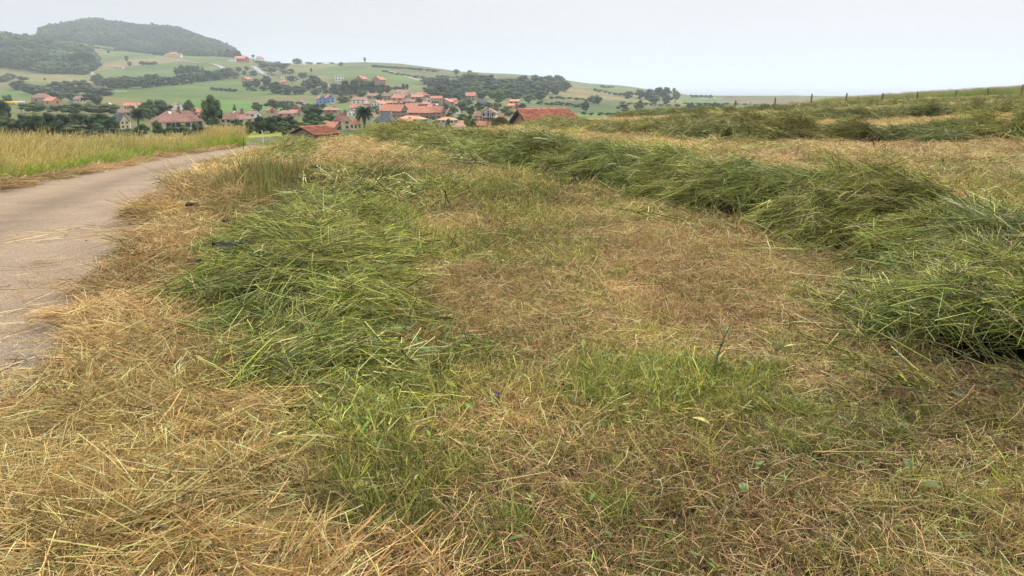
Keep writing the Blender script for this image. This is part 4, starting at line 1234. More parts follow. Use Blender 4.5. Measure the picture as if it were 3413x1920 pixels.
cluster([(920,312,272,48,'dark'),(960,315,290,50,'bush'),(1000,315,284,54,'round'),(1045,294,250,62,'dark'),(1055,315,293,46,'bush'),(1090,318,298,36,'bush'),(1120,315,275,44,'dark'),(1150,318,267,44,'dark'),(1182,318,264,50,'dark'),(1212,313,262,44,'dark'),(1205,325,296,42,'round'),(1240,315,268,50,'dark'),(1268,318,274,42,'round'),(1025,300,262,44,'dark'),(1075,300,270,44,'dark'),(1135,322,300,40,'bush'),(1170,325,302,36,'bush'),(1290,312,282,30,'round')],
        by('grove tree', (960,1020,1070,1120,1165,1210,1250), ('far left of the blue houses', 'left of the blue houses', 'just left of the blue houses', 'above the blue houses', 'under the white cubic house', 'left below the twin apartment houses', 'below the left apartment house', 'below the right apartment house'), (300,316), ('upper', 'middle', 'lower')), 'grove behind the blue houses')
row([(1285,298),(1345,302)], 7, 14, 14, ['bush'], 'clipped dark bush in the long hedge above the village', 'clipped hedge above the village')
cluster([(1265,335,315,30,'dark'),(1145,342,322,52,'round'),(1180,345,328,30,'bush'),(1480,350,335,24,'dark'),(1540,374,334,48,'round'),(1510,380,352,40,'greenbush'),(1570,385,350,40,'dark'),(1598,368,338,42,'round'),(1628,368,340,34,'dark'),(1660,362,340,38,'round'),(1690,388,352,58,'olive'),(1560,352,330,40,'round'),(1500,395,372,40,'greenbush'),(1540,400,378,46,'bush'),(1450,372,356,26,'bush'),(1740,366,342,38,'bush'),(1262,380,362,26,'bush'),(1300,368,352,22,'bush'),(1330,350,338,20,'bush'),(1500,352,338,30,'dark'),(1365,395,383,30,'bush'),(1440,400,386,30,'bush'),(1650,375,352,30,'round'),(1250,366,350,24,'round'),(1205,372,356,26,'bush')],
        by('garden tree', (1190,1240,1280,1320,1400,1470,1520,1570,1620,1680), ('near the cream pavilion', 'behind the tall palm', 'beside the overhanging white house', 'in front of the overhanging white house', 'left of the brick terraces', 'in front of the wide terrace', 'near the white bungalow', 'below the brown stone barn', 'under the split orange roof', 'above the half-timbered inn', 'by the salmon tower house'), (352,375), ('upper', 'middle', 'lower')), 'village garden trees')
# village wood: rows of crowns, back to front
W_ = []
for b, x0, x1, h, n in [(284,1410,1480,26,3),(290,1470,1880,38,11),(303,1430,1890,40,13),(317,1410,1870,38,12),(332,1430,1820,36,10)]:
    for i in range(n):
        x = x0 + (x1-x0)*(i+.5)/n + random.uniform(-5, 5)
        bb = b + 2*math.sin(x*.03)
        W_.append((x, bb, bb - h*random.uniform(.8, 1.15), random.uniform(48, 66), random.choice(['dark','dark','dark','round'])))
cluster(W_, by('tree of the village wood', (1470,1530,1590,1660,1730,1800), ('at its left end', 'left of the eucalyptus', 'around the eucalyptus', 'above the half-timbered inn', 'behind the salmon house', 'above the barn roof', 'at its right end'), (296,310,325), ('skyline', 'second-row', 'third-row', 'front-row')), 'large village wood')
row([(1420,322),(1540,330)], 8, 18, 24, ['round','greenbush'], 'pale shrub at the foot of the village wood', 'shrubs below the village wood')
row([(2290,371),(2410,371)], 11, 27, 17, ['dark'], by('pine of the short pine row', (2301,2312,2323,2334,2345,2356,2367,2378,2389,2400), ('at its left end', 'second from its left end', 'third from its left end', 'fourth from its left end', 'left of its middle', 'in its middle', 'right of its middle', 'fourth from its right end', 'third from its right end', 'second from its right end', 'at its right end')), 'short pine row', jit=1)
cluster([(2095,330,302,40,'dark'),(2130,330,298,46,'dark'),(2162,333,296,46,'dark'),(2195,335,290,46,'dark'),(2216,338,287,42,'dark'),(2250,342,292,36,'thin'),(2180,345,315,46,'round'),(2225,348,318,40,'bush')], 'dark tree in the coastal grove on the right skyline', 'coastal grove')
row([(2298,325),(2375,327)], 5, 13, 22, ['bush'], 'low dark bush on the coastal ridge beside the sheep', 'coastal ridge bushes', jit=2)
row([(1998,292),(2048,293)], 4, 9, 14, ['bush'], 'small bush on the skyline above the olive hillside', 'skyline bushes')
row([(1975,302),(2080,322)], 6, 10, 18, ['bush'], 'dark bush in the hedge crossing the upper right slope', 'upper right hedge bushes')
# bushy rough ground on the right slope
row([(1790,348),(1880,352),(1960,362)], 9, 12, 26, ['bush','greenbush'], 'low scrub bush on the slope behind the red barn roof', 'scrub behind the barn')
row([(1830,330),(1900,330),(1990,340)], 8, 9, 24, ['bush','greenbush'], 'small scrub bush at the foot of the olive hillside', 'scrub at the hillside foot')
row([(1930,382),(2080,386),(2180,378)], 9, 12, 26, ['bush','greenbush'], 'low hedge bush in the pasture right of the red barn roof', 'hedge right of the barn')
row([(2060,346),(2200,352),(2270,356)], 8, 9, 22, ['bush'], 'small bush in the hedge below the coastal pasture', 'hedge below the coastal pasture')
row([(2270,348),(2420,350),(2600,352)], 10, 8, 24, ['bush','greenbush'], 'low bush on the rough coastal slope', 'rough coastal slope bushes')
# left hillside wood, trees on its front
def fill(poly, sx, sy, h, w, kinds, label, group):
    P = np.array(poly); 
    for py in np.arange(P[:, 1].min(), P[:, 1].max(), sy):
        for px in np.arange(P[:, 0].min(), P[:, 0].max(), sx):
            x = px + random.uniform(-.4, .4)*sx; y = py + random.uniform(-.4, .4)*sy
            if in_poly(np.array([x]), np.array([y]), poly)[0]:
                s = random.uniform(.75, 1.3); tree(x, y, y-h*s, w*s, random.choice(kinds), label, group)
fill(LEFT_WOOD_FRONT, 34, 17, 34, 48, ['dark','dark','round'], by('hazy tree of the left hillside wood', (25,55,90,125,160,185,210,235,265,295), ('at the frame edge', 'near the frame edge', 'far left of the concrete pole', 'left of the concrete pole', 'behind the concrete pole', 'right of the concrete pole', 'above the tiny white shed', 'right of the tiny white shed', 'left of its tallest tree', 'under its tallest tree', 'at its right tip'), (180,200,220), ('top', 'upper', 'middle', 'lower')), 'left hillside wood')
tree(285,238,165,86,'dark','tallest broad tree at the right end of the left hillside wood')
tree(230,232,180,60,'dark','large dark tree beside the tallest tree of the left hillside wood')
tree(12,128,98,10,'conifer','pointed cypress on the skyline at the far left')
row([(0,125),(30,124),(60,128),(120,134),(140,132)], 9, 20, 24, ['dark'], 'hazy tree on the left skyline beside the orange roof', 'left skyline trees')
row([(135,105),(160,101),(200,92),(235,84)], 8, 20, 18, ['thin','thin','dark'], 'airy tree on the left shoulder of the wooded hill', 'trees on the hill shoulder', jit=4)
row([(390,170),(470,176),(540,186)], 9, 15, 26, ['dark'], 'dark bush along the foot of the wooded hill', 'bushes at the hill foot')
row([(300,160),(390,172)], 5, 9, 16, ['bush'], 'small bush in the upper pasture hedge', 'upper pasture hedge')
row([(5,275),(40,262)], 3, 18, 40, ['bush'], 'dark scrub on the left pasture edge', 'scrub on the left pasture')
row([(60,268),(90,266)], 2, 14, 22, ['bush'], 'round dark bush in the left pasture', 'bushes in the left pasture')
row([(940,214),(1120,213)], 5, 6, 26, ['bush'], 'low scrub patch on the green ridge', 'scrub on the ridge')
row([(1240,222),(1330,228),(1460,240)], 10, 8, 30, ['bush'], 'low dark scrub patch on the hazy far slope', 'scrub on the far slope')
row([(1270,238),(1330,250),(1420,262)], 7, 7, 22, ['bush'], 'scrub bush beside the pale track over the hill', 'scrub beside the track')
row([(1450,258),(1530,262)], 5, 9, 20, ['bush'], 'scrub bush on the slope left of the eucalyptus', 'scrub left of the eucalyptus')

# ---- wood that covers the big hill: one mass
def forest(name, poly, r0, r1, spacing, crown_w, crown_h, label):
    n = int(rad(60)*.5*(r1*r1-r0*r0)/spacing**2)
    r = np.sqrt(rng.uniform(r0*r0, r1*r1, n)); a = rng.uniform(-rad(37), rad(5), n)
    X = r*np.sin(a); Y = r*np.cos(a)
    z = H(X, Y); px, py = project(X, Y, z)
    m = in_poly(px, py, poly); X, Y, z = X[m], Y[m], z[m]; n = len(X)
    s = rng.uniform(.7, 1.35, n)
    tint = np.clip(1 + fbm(X/80, Y/80, 131, 4)[:, None]*2.6, .35, 2.2)*np.array([1, 1, 1.])
    hh = crown_h*(1+fbm(X/40, Y/40, 133, 3)*.8)*np.where(rng.random(n) < .06, 1.35, 1)
    scatter(name, 'crowns', np.stack([X, Y, z], 1), np.tile([0, 0, 1.], (n, 1)), rng.uniform(0, 6.28, n), np.stack([crown_w*s, crown_w*s, hh*s], 1), tint, label)
c_ = bpy.data.collections.new('crowns')
for i in range(5):
    V, T, C = crown('round', 14, 500, .05, LD if i < 3 else LG, -.1, 900+i)
    c_.objects.link(bpy.data.objects.new(f'crowns_{i:02d}', fast_mesh(f'crowns_{i:02d}', V, T, C, blade_mat(f'forest_leaves', .0, True, .7))))
SRC['crowns'] = (c_, 5)
forest('hillside_wood', LEFT_WOOD, 900, 1650, 8, 15, 12, 'hazy wood on the upper left hillside')
forest('hill_forest', HILL_WOOD, 1250, 2600, 7, 11, 9, 'dense hazy wood covering the large hill')

# ---- palms
def palm(px, base, top, wpx, label, Y=None):
    X, Y, z, h = place(px, base, top, Y)
    R = wpx*mpp(Y)/2
    root = tag(empty('palm_tree', (X, Y, z)), label, 'palm tree')
    mb = MB(); hh = h - R*.75; mb.tube([(0,0,-.5),(0,0,hh*.5),(0,0,hh)], [R*.14,R*.11,R*.15], 10); mb.build('trunk', M_BARK, root)
    mes = []
    for i in range(3):
        V, Q = [], []; g = np.random.default_rng(50+i); m = 9
        for k in range(m):                    # rachis with hanging leaflets
            t = k/(m-1); x = R*(t*.95); zz = R*(.35*t - .75*t*t)
            V.append((x, 0, zz))
        faces = []; VV = []
        def rach(t): return np.array([R*t*.97, 0, R*(.40*t - .78*t*t)])
        for k in range(26):
            t = .12 + .88*k/26
            for s in (-1, 1):
                p = rach(t); L = R*.30*math.sin(math.pi*min(t*.8+.15, 1))+R*.05
                d = np.array([.55, s*.75, -.42 + g.normal(0, .12)]); d /= np.linalg.norm(d); wv = np.array([R*.022, 0, R*.006])
                b = len(VV); VV += [p-wv, p+wv, p+d*L]; faces.append((b, b+1, b+2))
        for k in range(8):
            a, c = rach(k/8), rach((k+1)/8); b = len(VV); w_ = np.array([0, R*.012, 0])
            VV += [a-w_, a+w_, c+w_, c-w_]; faces.append((b, b+1, b+2, b+3))
        me = bpy.data.meshes.new('frond'); me.from_pydata([tuple(v) for v in VV], [], faces); me.materials.append(M_FROND); mes.append(me)
    n = 54
    for i in range(n):
        f = link('frond', mes[i % 3], root); f.location = (0, 0, h - R*.72)
        el = 1.15 - 1.75*(i/n)**.9
        f.rotation_euler = (random.uniform(-.2, .2), -el + .25, i*2.399)
        f.scale = (1, 1, 1)
M_FROND = simple('palm_fronds', (.055, .085, .04), .6, .25, 2.0)
palm(1216, 434, 346, 72, 'tall date palm rising beside the cream house and slate roof')
palm(462, 420, 359, 52, 'date palm between the slate-roofed house and the left hip-roofed house')
palm(845, 207, 181, 12, 'small hazy palm beside the white hilltop house')

# ------------------------------------------------------------------ houses
def tile_mat(name, col, var=.22):
    m, nt, out = newmat(name)
    tcn = nt.nodes.new('ShaderNodeTexCoord')
    no = n_(nt, 'ShaderNodeTexNoise', Scale=1.3, Detail=6.0, Roughness=.7)
    v = n_(nt, 'ShaderNodeTexVoronoi', Scale=3.2)
    nt.links.new(tcn.outputs['Object'], no.inputs['Vector']); nt.links.new(tcn.outputs['Object'], v.inputs['Vector'])
    r = nt.nodes.new('ShaderNodeValToRGB'); c = np.array(col)
    r.color_ramp.elements[0].position = .3; r.color_ramp.elements[1].position = .7
    r.color_ramp.elements[0].color = (*(c*(1-var)), 1); r.color_ramp.elements[1].color = (*np.minimum(c*(1+var), 1), 1)
    nt.links.new(no.outputs['Fac'], r.inputs['Fac'])
    sc = nt.nodes.new('ShaderNodeSeparateColor'); nt.links.new(v.outputs['Color'], sc.inputs[0])
    mr_ = n_(nt, 'ShaderNodeMapRange'); mr_.inputs['To Min'].default_value = .78; mr_.inputs['To Max'].default_value = 1.18
    nt.links.new(sc.outputs[0], mr_.inputs['Value'])
    mm = n_(nt, 'ShaderNodeVectorMath', operation='SCALE'); nt.links.new(r.outputs['Color'], mm.inputs[0]); nt.links.new(mr_.outputs[0], mm.inputs['Scale'])
    p = n_(nt, 'ShaderNodeBsdfPrincipled', Roughness=.85); p.inputs['Specular IOR Level'].default_value = .2
    nt.links.new(mm.outputs[0], p.inputs['Base Color']); nt.links.new(p.outputs[0], out.inputs[0]); return m
ROOF = {'orange': tile_mat('orange_roof_tiles', (.56,.24,.155)), 'red': tile_mat('red_roof_tiles', (.50,.205,.14)), 'brown': tile_mat('brown_roof_tiles', (.28,.155,.12)),
        'dull': tile_mat('weathered_roof_tiles', (.34,.20,.155)), 'pale': tile_mat('pale_roof_tiles', (.62,.34,.20)), 'slate': tile_mat('slate_roof', (.10,.115,.135), .12),
        'white': simple('white_flat_roof', (.55,.55,.53), .8)}
WALL = {'white': simple('white_render', (.74,.72,.68), .9, .06, 1.0), 'cream': simple('cream_render', (.60,.50,.33), .9, .08, 1.0), 'brick': simple('brick_wall', (.34,.17,.135), .9, .15, 2.0),
        'pink': simple('pink_render', (.50,.27,.20), .9, .08, 1.0), 'blue': simple('blue_render', (.20,.32,.62), .9, .08, 1.0), 'stone': simple('stone_wall', (.33,.25,.18), .95, .3, 2.5, .5),
        'red': simple('red_render', (.36,.07,.055), .9, .1, 1.0), 'grey': simple('grey_render', (.36,.33,.31), .9, .1, 1.0), 'salmon': simple('salmon_render', (.55,.28,.17), .9, .08, 1.0)}
M_GLASS = simple('window_glass', (.035,.04,.05), .15, .3, 2.0, spec=.6)
M_FRAME = simple('window_frame', (.42,.36,.30), .6)
M_WOOD = simple('weathered_wood', (.16,.12,.085), .9, .3, 12, .5)
M_DARK = simple('dark_timber', (.05,.035,.028), .8)

def window(parent, x, z, w, h, side, hw, hd, frame):
    """window opening on wall 'side' of a box house: pane slightly recessed in a proud frame"""
    def put(x0, x1, z0, z1, t0, t1):
        m = MB()
        if side == 'f': m.box(x0, x1, -hd-t1, -hd-t0, z0, z1)
        elif side == 'l': m.box(-hw-t1, -hw-t0, x0, x1, z0, z1)
        else: m.box(hw+t0, hw+t1, x0, x1, z0, z1)
        return m
    if frame:
        m = MB(); f = .10
        for a in ((x-w/2-f, x+w/2+f, z+h, z+h+f), (x-w/2-f, x+w/2+f, z-f, z), (x-w/2-f, x-w/2, z, z+h), (x+w/2, x+w/2+f, z, z+h)):
            q = put(a[0], a[1], a[2], a[3], -.02, .07); b = len(m.v); m.v += q.v; m.f += [tuple(b+i for i in ff) for ff in q.f]
        fr = m.build('window', M_FRAME, parent)
        put(x-w/2, x+w/2, z, z+h, -.02, .02).build('pane', M_GLASS, fr)
    else:
        put(x-w/2, x+w/2, z, z+h, -.02, .03).build('window', M_GLASS, parent)

def roof_verts(kind, hw, hd, ze, zr, o, mb, t=.16):
    if kind == 'gable':                       # ridge along x, eave towards the viewer
        k = (zr-ze)/hd; zo = ze - k*o
        mb.slab([(-hw-o,-hd-o,zo),(hw+o,-hd-o,zo),(hw+o,0,zr),(-hw-o,0,zr)], t)
        mb.slab([(-hw-o,0.004,zr),(hw+o,0.004,zr),(hw+o,hd+o,zo),(-hw-o,hd+o,zo)], t)
    elif kind == 'gfront':                    # ridge along y, gable towards the viewer
        k = (zr-ze)/hw; zo = ze - k*o
        mb.slab([(-hw-o,-hd-o,zo),(0,-hd-o,zr),(0,hd+o,zr),(-hw-o,hd+o,zo)], t)
        mb.slab([(0.004,-hd-o,zr),(hw+o,-hd-o,zo),(hw+o,hd+o,zo),(0.004,hd+o,zr)], t)
    elif kind == 'hip':
        k = (zr-ze)/hd; zo = ze - k*o; r = max(hw-hd, .05)
        A,B,C,D = (-hw-o,-hd-o,zo),(hw+o,-hd-o,zo),(hw+o,hd+o,zo),(-hw-o,hd+o,zo); E,G_ = (-r,0,zr),(r,0,zr)
        mb.poly([A,B,G_,E]).poly([B,C,G_]).poly([C,D,E,G_]).poly([D,A,E]).poly([D,C,B,A])
    elif kind == 'flat':
        mb.box(-hw-.1, hw+.1, -hd-.1, hd+.1, ze, ze+.35)
    elif kind == 'mono':
        mb.slab([(-hw-o,-hd-o,ze),(hw+o,-hd-o,ze),(hw+o,hd+o,zr),(-hw-o,hd+o,zr)], t)

def house(px, base, top, wpx, yaw, kind, wall, roof, nwin, floors, label, cat='house', Y=None, rf=.40, depth=.75, extras=(), pxd=None):
    X, Y, z, h = place(px, base, top, Y)
    if pxd: h = pxd*mpp(Y)
    zt = pt(px, top, Y)[2]; z = zt - h
    W = wpx*mpp(Y); ya = rad(yaw)
    W = W/(math.cos(ya) + depth*abs(math.sin(ya)))*1.0
    hw, hd = W/2, W*depth/2
    o = .035*W
    if kind == 'flat': ze = h - .35; zr = h
    else: ze = h*(1-rf); zr = h
    root = tag(empty('house' if cat == 'house' else 'barn' if cat == 'barn' else 'building', (X, Y + hd*.5, z), ya), label, cat)
    mb = MB()
    zb = -2.0
    if kind == 'gable':
        mb.box(-hw, hw, -hd, hd, zb, ze)
        for s in (-1, 1): mb.poly([(s*hw,-hd,ze),(s*hw,hd,ze),(s*hw,0,zr-.06)] if s > 0 else [(s*hw,hd,ze),(s*hw,-hd,ze),(s*hw,0,zr-.06)])
    elif kind == 'gfront':
        mb.box(-hw, hw, -hd, hd, zb, ze)
        mb.poly([(-hw,-hd,ze),(hw,-hd,ze),(0,-hd,zr-.06)]); mb.poly([(hw,hd,ze),(-hw,hd,ze),(0,hd,zr-.06)])
    else: mb.box(-hw, hw, -hd, hd, zb, ze)
    mb.build('wall', WALL[wall], root)
    mb = MB(); roof_verts(kind, hw, hd, ze+.05, zr+.1, o, mb); rf_o = mb.build('roof', ROOF[roof], root)
    fr = wpx > 55
    ww = min(W/(nwin*1.9+.5), 1.3) if nwin else 0
    fh = ze/floors
    for f in range(floors):
        for i in range(nwin):
            x = -hw + W*(i+.5)/nwin; wh = min(fh*.5, 1.5); zz = f*fh + fh*.32
            window(root, x, zz, ww, wh, 'f', hw, hd, fr)
        if abs(yaw) > 8:
            nn = max(1, nwin-1); sd = 'l' if yaw > 0 else 'r'
            for i in range(nn):
                window(root, -hd + 2*hd*(i+.5)/nn, f*fh+fh*.32, ww, min(fh*.5, 1.5), sd, hw, hd, fr)
    if kind == 'gfront' and wpx > 30: window(root, 0, ze+.1, ww, (zr-ze)*.35, 'f', hw, hd, fr)
    if kind in ('gable', 'hip', 'gfront') and 'nochimney' not in extras:
        mb = MB(); c = .018*W+.14; cx, cy = (hw*.45, hd*.25) if kind != 'gfront' else (hw*.3, hd*.3)
        mb.box(cx-c, cx+c, cy-c, cy+c, ze, zr+.03*W+.2); mb.box(cx-c*1.3, cx+c*1.3, cy-c*1.3, cy+c*1.3, zr+.03*W+.202, zr+.03*W+.3)
        mb.build('chimney', WALL['grey'] if roof == 'slate' else WALL['brick'], rf_o)
    if 'skylight' in extras:
        mb = MB(); k = (zr-ze)/hd
        y0, y1 = -hd*.30, -hd*.12; f_ = lambda y: zr + .1 + y*k + .06
        mb.slab([(-hw*.12,y0,f_(y0)),(hw*.02,y0,f_(y0)),(hw*.02,y1,f_(y1)),(-hw*.12,y1,f_(y1))], .05); mb.build('skylight', WALL['white'], rf_o)
    if 'door' in extras:
        MB().box(-.5, .5, -hd-.04, -hd+.02, 0, min(2.1, ze*.8)).build('door', M_DARK, root)
    if 'balcony' in extras:
        mb = MB(); z1 = ze*.5; mb.box(-hw*.8, hw*.8, -hd-1.2, -hd-.005, z1-.12, z1)
        for i in range(9):
            x = -hw*.78 + hw*1.56*i/8; mb.box(x-.04, x+.04, -hd-1.18, -hd-1.1, z1+.001, z1+.9)
        mb.box(-hw*.8, hw*.8, -hd-1.2, -hd-1.08, z1+.902, z1+.98); mb.build('balcony', WALL['white'] if wall != 'white' else M_DARK, root)
    if 'timber' in extras:
        mb = MB()
        for i in range(7):
            x = -hw + W*i/6; x = min(max(x, -hw+.08), hw-.08); mb.box(x-.08, x+.08, -hd-.05, -hd-.002, ze*.5, ze+ (zr-ze)*(1-abs(x)/hw)*.9)
        mb.box(-hw, hw, -hd-.056, -hd-.003, ze*.5-.16, ze*.5-.002); mb.box(-hw, hw, -hd-.056, -hd-.003, ze-.2, ze-.05); mb.build('timber_frame', M_DARK, root)
        MB().box(-hw-.01, hw+.01, -hd-.03, -hd+.1, -1, ze*.5-.17).build('ground_floor', WALL['pink'], root)
    return root

